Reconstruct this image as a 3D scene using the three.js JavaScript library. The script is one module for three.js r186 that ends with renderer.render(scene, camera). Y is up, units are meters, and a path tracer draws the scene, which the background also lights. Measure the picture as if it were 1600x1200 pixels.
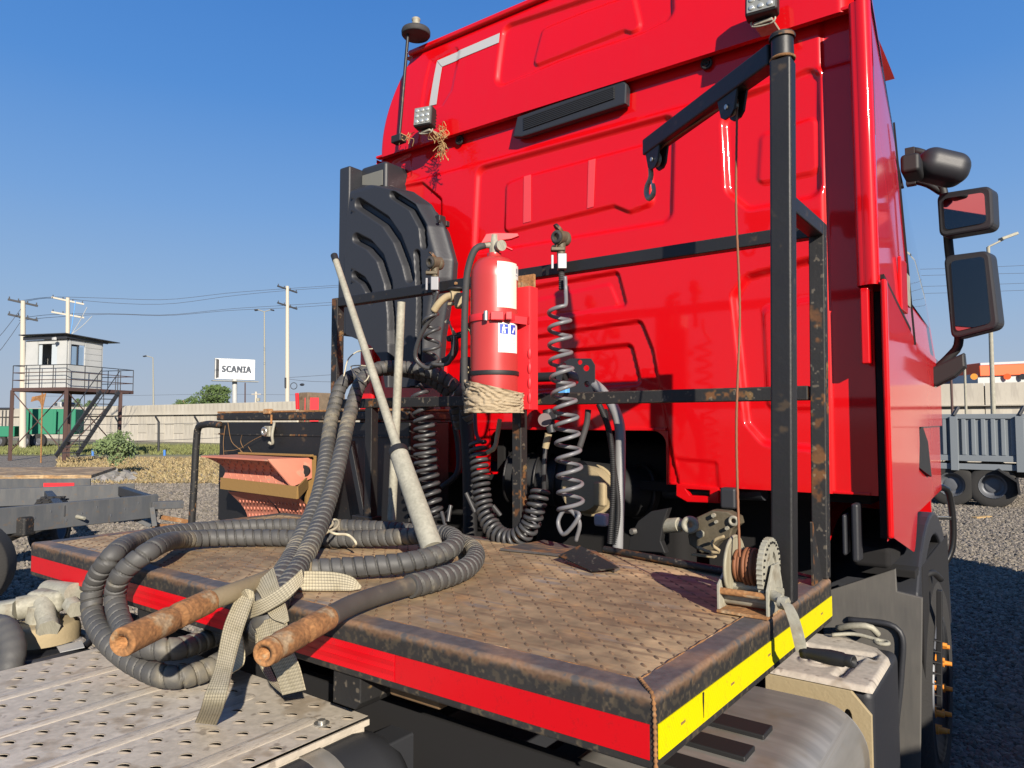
import * as THREE from 'three';
import { RoundedBoxGeometry } from 'three/addons/geometries/RoundedBoxGeometry.js';
import { mergeGeometries, toCreasedNormals } from 'three/addons/utils/BufferGeometryUtils.js';

// ---------------------------------------------------------------- camera, sky, sun, exposure
const scene = new THREE.Scene();
const H = 1.7, YAW = THREE.MathUtils.degToRad(36.4), PITCH = THREE.MathUtils.degToRad(3.09), FL = 1112;
const EXPO = 1.6;
const camera = new THREE.PerspectiveCamera(56.7, 4 / 3, 0.05, 2000);
const CF = new THREE.Vector3(-Math.sin(YAW) * Math.cos(PITCH), Math.sin(PITCH), -Math.cos(YAW) * Math.cos(PITCH));
const CR = new THREE.Vector3(Math.cos(YAW), 0, -Math.sin(YAW));
const CU = new THREE.Vector3().crossVectors(CR, CF);
camera.position.set(0, H, 0);
camera.lookAt(CF.x, H + CF.y, CF.z);
const renderer = new THREE.WebGLRenderer({ antialias: true });
renderer.toneMapping = THREE.LinearToneMapping;
renderer.toneMappingExposure = EXPO;
renderer.shadowMap.enabled = true;

const SUN = new THREE.Vector3(0.71, 0.37, 0.54).normalize();
{
  const w = 256, h = 256, data = new Float32Array(w * h * 4);
  const stops = [[0, .44, .50, .585], [4, .385, .485, .625], [9, .29, .45, .685], [16, .18, .365, .70], [24, .094, .275, .66], [32, .063, .22, .60], [55, .055, .145, .39], [90, .05, .115, .31]];
  for (let j = 0; j < h; j++) {
    const e = ((j + 0.5) / h - 0.5) * 180;
    let c = [.30, .29, .27];
    if (e >= 0) {
      let k = 0; while (k < stops.length - 2 && e > stops[k + 1][0]) k++;
      const a = stops[k], b = stops[k + 1], t = Math.min(1, (e - a[0]) / (b[0] - a[0]));
      c = [1, 2, 3].map(i => a[i] + (b[i] - a[i]) * t);
    }
    for (let i = 0; i < w; i++) {
      const o = (j * w + i) * 4;
      for (let q = 0; q < 3; q++) data[o + q] = c[q] / EXPO;
      data[o + 3] = 1;
    }
  }
  const sky = new THREE.DataTexture(data, w, h, THREE.RGBAFormat, THREE.FloatType);
  sky.mapping = THREE.EquirectangularReflectionMapping; sky.magFilter = THREE.LinearFilter; sky.minFilter = THREE.LinearFilter;
  sky.colorSpace = THREE.LinearSRGBColorSpace; sky.needsUpdate = true;
  scene.background = sky; scene.environment = sky;
}
const sun = new THREE.DirectionalLight(new THREE.Color(1, 0.91, 0.78), 5);
sun.position.copy(SUN).multiplyScalar(60);
sun.castShadow = true;
sun.shadow.mapSize.set(4096, 4096);
Object.assign(sun.shadow.camera, { left: -25, right: 25, top: 25, bottom: -25, near: 1, far: 160 });
scene.add(sun, sun.target);

// ---------------------------------------------------------------- helpers
function rngOf(seed) { let a = seed >>> 0; return () => { a = (a + 0x6D2B79F5) | 0; let t = Math.imul(a ^ (a >>> 15), 1 | a); t = (t + Math.imul(t ^ (t >>> 7), 61 | t)) ^ t; return ((t ^ (t >>> 14)) >>> 0) / 4294967296; }; }
const rnd = rngOf(20240611);
const V3 = THREE.Vector3;
const V = (x, y, f) => new V3(x, y, -f);                      // x to the truck's right, y up, f metres forward
const C = (x, y, d) => new V3(CR.x * x - Math.sin(YAW) * d, y, CR.z * x - Math.cos(YAW) * d);   // x right of / d ahead of the photographer
function P(px, py, c) {                                         // pixel of the 1600x1200 photograph on a plane
  const r = CF.clone().addScaledVector(CR, (px - 800) / FL).addScaledVector(CU, (600 - py) / FL);
  let t;
  if (c.f !== undefined) t = -c.f / r.z; else if (c.y !== undefined) t = (c.y - H) / r.y; else if (c.x !== undefined) t = c.x / r.x; else t = c.d;
  return new V3(0, H, 0).addScaledVector(r, t);
}
const names = new Map();
function numbered(n) { const k = names.get(n) || 0; names.set(n, k + 1); return k ? `${n}_${String(k).padStart(3, '0')}` : n; }
const ROOT = new WeakMap();
function thing(name, label, category, base, group) {
  const g = new THREE.Group(); g.name = numbered(name); g.position.copy(base || new V3()); scene.add(g);
  g.userData = { label, category }; if (group) g.userData.group = group;
  ROOT.set(g, g.position.clone()); return g;
}
function finish(m) { m.castShadow = true; m.receiveShadow = true; return m; }
function part(parent, name, geo, mat, label) {                  // geometry is given in world coordinates
  if (Array.isArray(geo)) geo = join(geo);
  const r = ROOT.get(parent);
  geo.translate(-r.x, -r.y, -r.z);
  const m = finish(new THREE.Mesh(geo, mat)); m.name = name; parent.add(m); ROOT.set(m, r);
  if (label) m.userData.label = label;
  return m;
}
function solo(name, label, category, geo, mat, group) {         // a thing that is one mesh
  if (Array.isArray(geo)) geo = join(geo);
  geo.computeBoundingBox(); const b = geo.boundingBox, c = new V3((b.min.x + b.max.x) / 2, b.min.y, (b.min.z + b.max.z) / 2);
  geo.translate(-c.x, -c.y, -c.z);
  const m = finish(new THREE.Mesh(geo, mat)); m.name = numbered(name); m.position.copy(c); scene.add(m);
  m.userData = { label, category }; if (group) m.userData.group = group;
  ROOT.set(m, c.clone());
  return m;
}
function struct(name, geo, mat, kind = 'structure') { const m = finish(new THREE.Mesh(geo, mat)); m.name = numbered(name); m.userData.kind = kind; scene.add(m); ROOT.set(m, new V3()); return m; }
function copyThing(o, pos, turn, label) { const c = o.clone(); c.name = numbered(o.name.replace(/_\d{3}$/, '')); c.userData = { ...o.userData }; if (label) c.userData.label = label; c.position.copy(pos); if (turn !== undefined) c.rotation.y = turn; scene.add(c); return c; }
function join(list) {
  const out = list.map(g => { let q = g.index ? g.toNonIndexed() : g; for (const k of Object.keys(q.attributes)) if (!['position', 'normal', 'uv'].includes(k)) q.deleteAttribute(k); return q; });
  return mergeGeometries(out, false);
}
function boxUV(g, s = 1) {                                       // uv in metres from the dominant axis
  const q = g.index ? g.toNonIndexed() : g; const p = q.attributes.position, n = q.attributes.normal, uv = new Float32Array(p.count * 2);
  for (let i = 0; i < p.count; i++) {
    const ax = Math.abs(n.getX(i)), ay = Math.abs(n.getY(i)), az = Math.abs(n.getZ(i));
    const a = ay >= ax && ay >= az ? [p.getX(i), p.getZ(i)] : ax >= az ? [p.getZ(i), p.getY(i)] : [p.getX(i), p.getY(i)];
    uv[2 * i] = a[0] * s; uv[2 * i + 1] = a[1] * s;
  }
  q.setAttribute('uv', new THREE.BufferAttribute(uv, 2)); return q;
}
function box(c, sx, sy, sz, r = 0.004, turn = 0) {               // rounded box centred at c
  const g = r > 0 ? new RoundedBoxGeometry(sx, sy, sz, 2, Math.min(r, sx / 2.01, sy / 2.01, sz / 2.01)) : new THREE.BoxGeometry(sx, sy, sz);
  const q = boxUV(g); if (turn) q.rotateY(turn); q.translate(c.x, c.y, c.z); return q;
}
function boxMM(x0, x1, y0, y1, f0, f1, r = 0.004) { return box(V((x0 + x1) / 2, (y0 + y1) / 2, (f0 + f1) / 2), Math.abs(x1 - x0), Math.abs(y1 - y0), Math.abs(f1 - f0), r); }
const UP = new V3(0, 1, 0);
function bar(a, b, w, h, r = 0.003, up = UP) {                   // rectangular beam from a to b, w across, h along up
  const d = b.clone().sub(a), L = d.length(); d.normalize();
  let s = new V3().crossVectors(d, up); if (s.length() < 1e-4) s = new V3().crossVectors(d, new V3(0, 0, 1)); s.normalize();
  const u = new V3().crossVectors(s, d);
  const g = boxUV(r > 0 ? new RoundedBoxGeometry(w, h, L, 1, Math.min(r, w / 2.01, h / 2.01)) : new THREE.BoxGeometry(w, h, L));
  g.applyMatrix4(new THREE.Matrix4().makeBasis(s, u, d.clone().negate()).setPosition(a.clone().add(b).multiplyScalar(0.5)));
  return g;
}
function cyl(a, b, r0, r1 = r0, seg = 16, open = false) {
  const d = b.clone().sub(a), L = d.length();
  const g = new THREE.CylinderGeometry(r1, r0, L, seg, 1, open);
  const uv = g.attributes.uv; for (let i = 0; i < uv.count; i++) uv.setXY(i, uv.getX(i) * 2 * Math.PI * r0, uv.getY(i) * L);
  g.applyQuaternion(new THREE.Quaternion().setFromUnitVectors(UP, d.normalize())); const m = a.clone().add(b).multiplyScalar(0.5); g.translate(m.x, m.y, m.z); return g;
}
function lathe(c, prof, seg = 32, axis) { const g = new THREE.LatheGeometry(prof.map(p => new THREE.Vector2(p[0], p[1])), seg); { const uv = g.attributes.uv, ps = g.attributes.position, r = Math.max(...prof.map(p => p[0])); for (let i = 0; i < uv.count; i++) uv.setXY(i, uv.getX(i) * 6.2832 * r, ps.getY(i) + (Math.hypot(ps.getX(i), ps.getZ(i)))); } if (axis) g.applyQuaternion(new THREE.Quaternion().setFromUnitVectors(UP, axis.clone().normalize())); g.translate(c.x, c.y, c.z); return g; }
function sph(c, r, sx = 1, sy = 1, sz = 1, n = 12) { const g = new THREE.SphereGeometry(r, n, Math.max(6, n * 0.7 | 0)); g.scale(sx, sy, sz); g.translate(c.x, c.y, c.z); return g; }
function torus(c, R, r, axis = UP, seg = 32, arc = Math.PI * 2) { const g = new THREE.TorusGeometry(R, r, 10, seg, arc); g.applyQuaternion(new THREE.Quaternion().setFromUnitVectors(new V3(0, 0, 1), axis.clone().normalize())); g.translate(c.x, c.y, c.z); return g; }
function curveOf(pts) { return new THREE.CatmullRomCurve3(pts, false, 'centripetal'); }
// swept tube with radius as a function of (arc length, angle); uv in metres
function sweep(pts, rad, step = 0.02, nr = 12, closedEnds = true) {
  const cv = pts.isCurve ? pts : curveOf(pts); cv.arcLengthDivisions = 600;
  const L = cv.getLength(), n = Math.max(2, Math.ceil(L / step));
  const fr = cv.computeFrenetFrames(n, false), pos = [], uv = [], idx = [];
  const rf = typeof rad === 'function' ? rad : () => rad;
  for (let i = 0; i <= n; i++) {
    const p = cv.getPointAt(i / n), s = L * i / n;
    for (let j = 0; j <= nr; j++) {
      const a = j / nr * Math.PI * 2, r = rf(s, a, L);
      const x = fr.normals[i], y = fr.binormals[i];
      pos.push(p.x + r * (Math.cos(a) * x.x + Math.sin(a) * y.x), p.y + r * (Math.cos(a) * x.y + Math.sin(a) * y.y), p.z + r * (Math.cos(a) * x.z + Math.sin(a) * y.z));
      uv.push(s, a * rf(0, 0, L));
    }
  }
  for (let i = 0; i < n; i++) for (let j = 0; j < nr; j++) { const a = i * (nr + 1) + j, b = a + nr + 1; idx.push(a, a + 1, b, b, a + 1, b + 1); }
  if (closedEnds) for (const i of [0, n]) {
    const c = cv.getPointAt(i / n), k = pos.length / 3; pos.push(c.x, c.y, c.z); uv.push(L * i / n, 0);
    for (let j = 0; j < nr; j++) { const a = i * (nr + 1) + j; if (i) idx.push(k, a, a + 1); else idx.push(k, a + 1, a); }
  }
  const g = new THREE.BufferGeometry(); g.setAttribute('position', new THREE.Float32BufferAttribute(pos, 3)); g.setAttribute('uv', new THREE.Float32BufferAttribute(uv, 2)); g.setIndex(idx); g.computeVertexNormals(); 
  return g;
}
function helix(pts, R, turns, phase = 0, n = 24) {               // coil points round a path
  const cv = curveOf(pts), N = Math.ceil(turns * n), fr = cv.computeFrenetFrames(N, false), out = [];
  for (let i = 0; i <= N; i++) { const t = i / N, p = cv.getPointAt(t), a = phase + t * turns * Math.PI * 2, r = typeof R === 'function' ? R(t) : R; out.push(p.addScaledVector(fr.normals[i], Math.cos(a) * r).addScaledVector(fr.binormals[i], Math.sin(a) * r)); }
  return out;
}
// sheet z = fn(x, y) facing +z (towards the rear), with thickness folded back at its border
function relief(xs, ys, fn, flip = false, back = 0.02) {
  const nx = xs.length, ny = ys.length, pos = [], uv = [], idx = [];
  for (let j = 0; j < ny; j++) for (let i = 0; i < nx; i++) { const p = fn(xs[i], ys[j]); pos.push(p[0], p[1], p[2]); uv.push(xs[i], ys[j]); }
  for (let j = 0; j < ny - 1; j++) for (let i = 0; i < nx - 1; i++) { const a = j * nx + i, b = a + nx; if (flip) idx.push(a, b, a + 1, b, b + 1, a + 1); else idx.push(a, a + 1, b, b, a + 1, b + 1); }
  const g = new THREE.BufferGeometry(); g.setAttribute('position', new THREE.Float32BufferAttribute(pos, 3)); g.setAttribute('uv', new THREE.Float32BufferAttribute(uv, 2)); g.setIndex(idx); g.computeVertexNormals(); return g;
}
const lin = (a, b, n) => Array.from({ length: n + 1 }, (_, i) => a + (b - a) * i / n);
function sdPoly(pts, x, y) {
  let d = Infinity, s = 1; const n = pts.length;
  for (let i = 0, j = n - 1; i < n; j = i++) {
    const ex = pts[j][0] - pts[i][0], ey = pts[j][1] - pts[i][1], wx = x - pts[i][0], wy = y - pts[i][1];
    const t = Math.max(0, Math.min(1, (wx * ex + wy * ey) / (ex * ex + ey * ey))), bx = wx - ex * t, by = wy - ey * t;
    d = Math.min(d, bx * bx + by * by);
    const c1 = y >= pts[i][1], c2 = y < pts[j][1], c3 = ex * wy > ey * wx;
    if ((c1 && c2 && c3) || (!c1 && !c2 && !c3)) s = -s;
  }
  return s * Math.sqrt(d);
}
const sstep = (a, b, x) => { const t = Math.max(0, Math.min(1, (x - a) / (b - a))); return t * t * (3 - 2 * t); };
function inset(pts, r) {                                          // shrink a convex-ish polygon towards rounded corners
  const n = pts.length; let A = 0; for (let i = 0; i < n; i++) { const p = pts[i], q = pts[(i + 1) % n]; A += p[0] * q[1] - q[0] * p[1]; }
  const sg = A > 0 ? 1 : -1;
  return pts.map((p, i) => { const a = pts[(i + n - 1) % n], b = pts[(i + 1) % n]; const n1 = nrm(a, p), n2 = nrm(p, b); let mx = n1[0] + n2[0], my = n1[1] + n2[1]; const k = r / Math.max(0.3, (mx * n1[0] + my * n1[1])); return [p[0] + mx * k * sg, p[1] + my * k * sg]; });
  function nrm(a, b) { const dx = b[0] - a[0], dy = b[1] - a[1], l = Math.hypot(dx, dy) || 1; return [-dy / l, dx / l]; }
}
function extr(shapePts, depth, holes = [], bevel = 0) {           // shape in xy, extruded along +z
  const s = new THREE.Shape(shapePts.map(p => new THREE.Vector2(p[0], p[1])));
  for (const h of holes) s.holes.push(new THREE.Path(h.map(p => new THREE.Vector2(p[0], p[1]))));
  return new THREE.ExtrudeGeometry(s, { depth, bevelEnabled: bevel > 0, bevelThickness: bevel, bevelSize: bevel, bevelSegments: 2, curveSegments: 12 });
}
function ribbon(L, R, th = 0.003, sub = 8) {                      // strap between two edge lines
  const cl = curveOf(L), cr = curveOf(R), n = (L.length - 1) * sub, pos = [], uv = [], idx = [];
  let s = 0, prev = null, w = L[0].distanceTo(R[0]);
  for (let i = 0; i <= n; i++) {
    const a = cl.getPoint(i / n), b = cr.getPoint(i / n), m = a.clone().add(b).multiplyScalar(.5); if (prev) s += m.distanceTo(prev); prev = m;
    const t = cl.getTangent(i / n), nn = new V3().crossVectors(t, b.clone().sub(a)).normalize().multiplyScalar(th);
    for (const [p, o, u] of [[a, 0, 0], [b, 0, w], [b, 1, w], [a, 1, 0]]) { pos.push(p.x + nn.x * o, p.y + nn.y * o, p.z + nn.z * o); uv.push(u, s); }
  }
  for (let i = 0; i < n; i++) for (let k = 0; k < 4; k++) { const a = i * 4 + k, b = i * 4 + (k + 1) % 4, c = a + 4, d = b + 4; idx.push(a, c, b, b, c, d); }
  idx.push(0, 1, 2, 0, 2, 3); const e = n * 4; idx.push(e, e + 2, e + 1, e, e + 3, e + 2);
  const g = new THREE.BufferGeometry(); g.setAttribute('position', new THREE.Float32BufferAttribute(pos, 3)); g.setAttribute('uv', new THREE.Float32BufferAttribute(uv, 2)); g.setIndex(idx);
  const q = g.toNonIndexed(); q.computeVertexNormals(); return toCreasedNormals(q, 0.9);
}
function bolt(c, axis, r = 0.009, h = 0.008) { return cyl(c, c.clone().addScaledVector(axis.clone().normalize(), h), r, r * 0.95, 6); }

// ---------------------------------------------------------------- textures
function tileNoise(n, seed) {                                     // tileable value noise lattice
  const r = rngOf(seed), g = new Float32Array(n * n).map(() => r());
  return (x, y) => { x = ((x % n) + n) % n; y = ((y % n) + n) % n; const i = x | 0, j = y | 0, fx = x - i, fy = y - j, u = fx * fx * (3 - 2 * fx), v = fy * fy * (3 - 2 * fy), i1 = (i + 1) % n, j1 = (j + 1) % n; return (g[j * n + i] * (1 - u) + g[j * n + i1] * u) * (1 - v) + (g[j1 * n + i] * (1 - u) + g[j1 * n + i1] * u) * v; };
}
function fbmOf(seed, f0, oct, ax = 1, ay = 1) {
  const ns = Array.from({ length: oct }, (_, k) => [f0 * 2 ** k, tileNoise(f0 * 2 ** k, seed + k * 17)]);
  return (u, v) => { let s = 0, a = 0.5, t = 0; for (const [f, n] of ns) { s += a * n(u * f * ax, v * f * ay); t += a; a *= 0.55; } return s / t; };
}
function tex(size, fn, { srgb = true, rep = 1, repY } = {}) {     // fn(u, v) -> [r, g, b] 0..1 (sRGB when colour)
  const d = new Uint8Array(size * size * 4);
  for (let j = 0; j < size; j++) for (let i = 0; i < size; i++) { const c = fn(i / size, j / size), o = (j * size + i) * 4; for (let k = 0; k < 3; k++) d[o + k] = Math.max(0, Math.min(255, c[k] * 255)); d[o + 3] = 255; }
  const t = new THREE.DataTexture(d, size, size); t.wrapS = t.wrapT = THREE.RepeatWrapping; t.magFilter = THREE.LinearFilter; t.minFilter = THREE.LinearMipmapLinearFilter; t.generateMipmaps = true; t.anisotropy = 8;
  if (srgb) t.colorSpace = THREE.SRGBColorSpace; t.repeat.set(rep, repY || rep); t.needsUpdate = true; return t;
}
const mix = (a, b, t) => a.map((v, i) => v + (b[i] - v) * t);
const cl01 = x => Math.max(0, Math.min(1, x));
function field(f) { const n = 512, a = new Float32Array(n * n); for (let j = 0; j < n; j++) for (let i = 0; i < n; i++) a[j * n + i] = f(i / n, j / n); return (u, v) => a[((v * n) & (n - 1)) * n + ((u * n) & (n - 1))]; }
const N1 = field(fbmOf(3, 4, 5)), N2 = field(fbmOf(71, 8, 4)), N3 = field(fbmOf(133, 32, 3)), N4 = field(fbmOf(211, 64, 2));
const S1 = field(fbmOf(401, 4, 4, 1, 8)), S2 = field(fbmOf(431, 8, 3, 1, 8)), S3 = field(fbmOf(499, 8, 3, 8, 1));
const grey = v => [v, v, v];
const T = {
  deck: tex(512, (u, v) => { const a = S1(u, v), b = N1(u, v), c = N3(u, v), s = S2(u, v); let k = mix([.53, .445, .335], [.68, .575, .43], sstep(.3, .7, b)); k = mix(k, [.62, .455, .28], .75 * sstep(.52, .72, N2(u, v) * .6 + a * .4)); k = mix(k, [.43, .41, .40], .75 * sstep(.55, .70, a * .7 + b * .3)); k = mix(k, [.38, .29, .215], .4 * sstep(.60, .74, s)); return k.map(x => x * (.80 + .40 * c)); }, { rep: .8 }),
  deckB: tex(512, (u, v) => grey(.4 * N3(u, v) + .4 * S2(u, v) + .2 * N4(u, v)), { srgb: false, rep: 1.6 }),
  blackRust: tex(512, (u, v) => { const a = N1(u, v), b = N2(u, v), c = N3(u, v), d = N4(u, v); let k = mix([.09, .088, .092], [.145, .14, .135], a); k = mix(k, [.47, .37, .22], .85 * sstep(.60, .70, b * .55 + c * .45)); k = mix(k, [.40, .25, .13], .8 * sstep(.60, .68, a * .7 + c * .3)); k = mix(k, [.55, .50, .42], .5 * sstep(.70, .8, d)); return k; }, { rep: 1.3 }),
  black: tex(512, (u, v) => { const a = N1(u, v), c = N3(u, v); let k = mix([.085, .083, .088], [.13, .126, .126], a); k = mix(k, [.34, .27, .19], .6 * sstep(.66, .78, c * .6 + N2(u, v) * .4)); return k; }, { rep: 1.1 }),
  edge: tex(512, (u, v) => { const a = N1(u, v), b = N2(u, v), c = N3(u, v), s = S1(u, v); let k = mix([.24, .235, .24], [.37, .345, .33], b); k = mix(k, [.50, .35, .23], .8 * sstep(.50, .66, a * .6 + c * .4)); k = mix(k, [.56, .45, .34], .6 * sstep(.55, .7, s)); return k.map(x => x * (.85 + .3 * c)); }, { rep: 1.1 }),
  edgeWrap: tex(512, (u, v) => { const s = v * .155, vv = s * 2.4; u = u * 3 % 1; const w = .055 + .014 * (N2(u, vv) - .5) * 2; let k = mix([.33, .315, .31], [.46, .385, .33], sstep(.35, .65, N1(u, vv))); k = k.map(x => x * (.85 + .3 * N3(u, vv))); const side = sstep(.056, .064, s + .012 * (N3(u, vv) - .5)); k = mix(k, mix([.115, .11, .11], [.20, .19, .18], N1(u, vv)), side); const rb = 1 - sstep(.004, .016, Math.abs(s - w)); k = mix(k, mix([.44, .31, .21], [.57, .43, .31], N4(u, vv)), .6 * rb * sstep(.35, .5, N3(u, vv) * .6 + N2(u, vv) * .4)); const m = sstep(.50, .60, N3(u, vv) * .55 + N4(u, vv) * .45 - .9 * Math.max(0, s - .07)); k = mix(k, [.40, .345, .25], .32 * m * side); k = mix(k, [.42, .36, .27], .4 * side * sstep(.58, .66, N2(u, vv + .3) * .6 + N4(u, vv) * .4)); return k; }, { rep: .8, repY: 1 / .155 }),
  rust: tex(512, (u, v) => { let k = mix([.42, .285, .165], [.68, .49, .31], N1(u, v)); k = mix(k, [.60, .545, .45], .75 * sstep(.55, .75, N2(u, v))); return k.map(x => x * (.8 + .4 * N4(u, v))); }, { rep: 3 }),
  alu: tex(512, (u, v) => { let k = mix([.66, .62, .56], [.77, .735, .68], N1(u, v)); k = mix(k, [.55, .49, .41], .6 * sstep(.58, .72, N2(u, v))); k = mix(k, [.44, .40, .36], .5 * sstep(.70, .8, N3(u, v))); return k.map(x => x * (.92 + .16 * N4(u, v))); }, { rep: 1.2 }),
  brushed: tex(512, (u, v) => { let k = mix([.50, .49, .47], [.66, .645, .62], S1(u, v)); k = mix(k, [.52, .47, .39], .5 * sstep(.5, .75, N2(u, v))); return k; }, { rep: 1 }),
  hose: tex(512, (u, v) => { let k = mix([.235, .232, .228], [.33, .325, .315], N2(u, v)); k = mix(k, [.50, .465, .39], .8 * sstep(.47, .68, N1(u, v) * .65 + N3(u, v) * .35)); return k; }, { rep: 1.1 }),
  strap: tex(256, (u, v) => { const x = u * 8 % 1, y = v * 16 % 1; const w = (x < .16 ? (v * 32 % 1 < .72 ? 1 : .1) : 0); let k = mix([.74, .70, .60], [.62, .58, .47], N1(u, v)); k = k.map(c => c * (.82 + .18 * Math.abs(Math.sin(y * Math.PI)))); return mix(k, [.17, .16, .13], w * .85); }, { rep: 16, repY: 8 }),
  galv: tex(512, (u, v) => { let k = mix([.53, .52, .465], [.655, .64, .58], N2(u, v)); k = mix(k, [.44, .40, .33], .6 * sstep(.6, .75, N1(u, v))); return k.map(x => x * (.92 + .16 * N4(u, v))); }, { rep: 2.5 }),
  gravel: tex(512, (u, v) => { const a = N3(u, v), b = N4(u, v), c = N1(u, v); const s = sstep(.3, .7, b * .6 + a * .4); let k = mix([.30, .285, .265], [.585, .555, .515], s); k = mix(k, [.50, .46, .41], .35 * c); return k; }, { rep: .45 }),
  gravelB: tex(512, (u, v) => grey(N4(u, v) * .6 + N3(u, v) * .4), { srgb: false, rep: .45 }),
  concrete: tex(512, (u, v) => { let k = mix([.68, .65, .59], [.76, .735, .68], N1(u, v)); k = mix(k, [.56, .53, .49], .3 * sstep(.55, .75, S3(u, v))); return k; }, { rep: .22 }),
  salmon: tex(512, (u, v) => { let k = mix([.70, .42, .34], [.76, .50, .41], N1(u, v)); return mix(k, [.66, .55, .46], .6 * sstep(.6, .75, N2(u, v))); }, { rep: 1.5 }),
  white: tex(256, (u, v) => mix([.62, .63, .62], [.72, .72, .71], N1(u, v)), { rep: .4 }),
  bump: tex(512, (u, v) => grey(N3(u, v) * .5 + N4(u, v) * .5), { srgb: false, rep: 2 }),
  dustR: tex(512, (u, v) => grey(.45 + .5 * N2(u, v)), { srgb: false, rep: 1 }),
  redDust: tex(512, (u, v) => { const d = sstep(.5, .8, N1(u, v) * .6 + S3(u, v) * .4) * .10 + .05 * sstep(.6, .8, N4(u, v)); return mix([.765, .0, .035], [.68, .24, .20], d * .8); }, { rep: .5 }),
  tapeR: tex(256, (u, v) => { const w = (Math.abs(((u * 16 + v * 16) % 1) - .5) < .06 || Math.abs(((u * 16 - v * 16 + 16) % 1) - .5) < .06) ? 1 : 0; return mix(mix([.78, .0, .07], [.90, .14, .20], w * .8), [.6, .2, .18], .3 * sstep(.6, .75, N2(u, v))); }, { rep: 8 }),
};
const std = (o) => new THREE.MeshStandardMaterial({ side: THREE.DoubleSide, ...o });
const phy = (o) => new THREE.MeshPhysicalMaterial({ side: THREE.DoubleSide, ...o });
const sc = (r, g, b) => new THREE.Color().setRGB(r, g, b, THREE.SRGBColorSpace);
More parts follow.
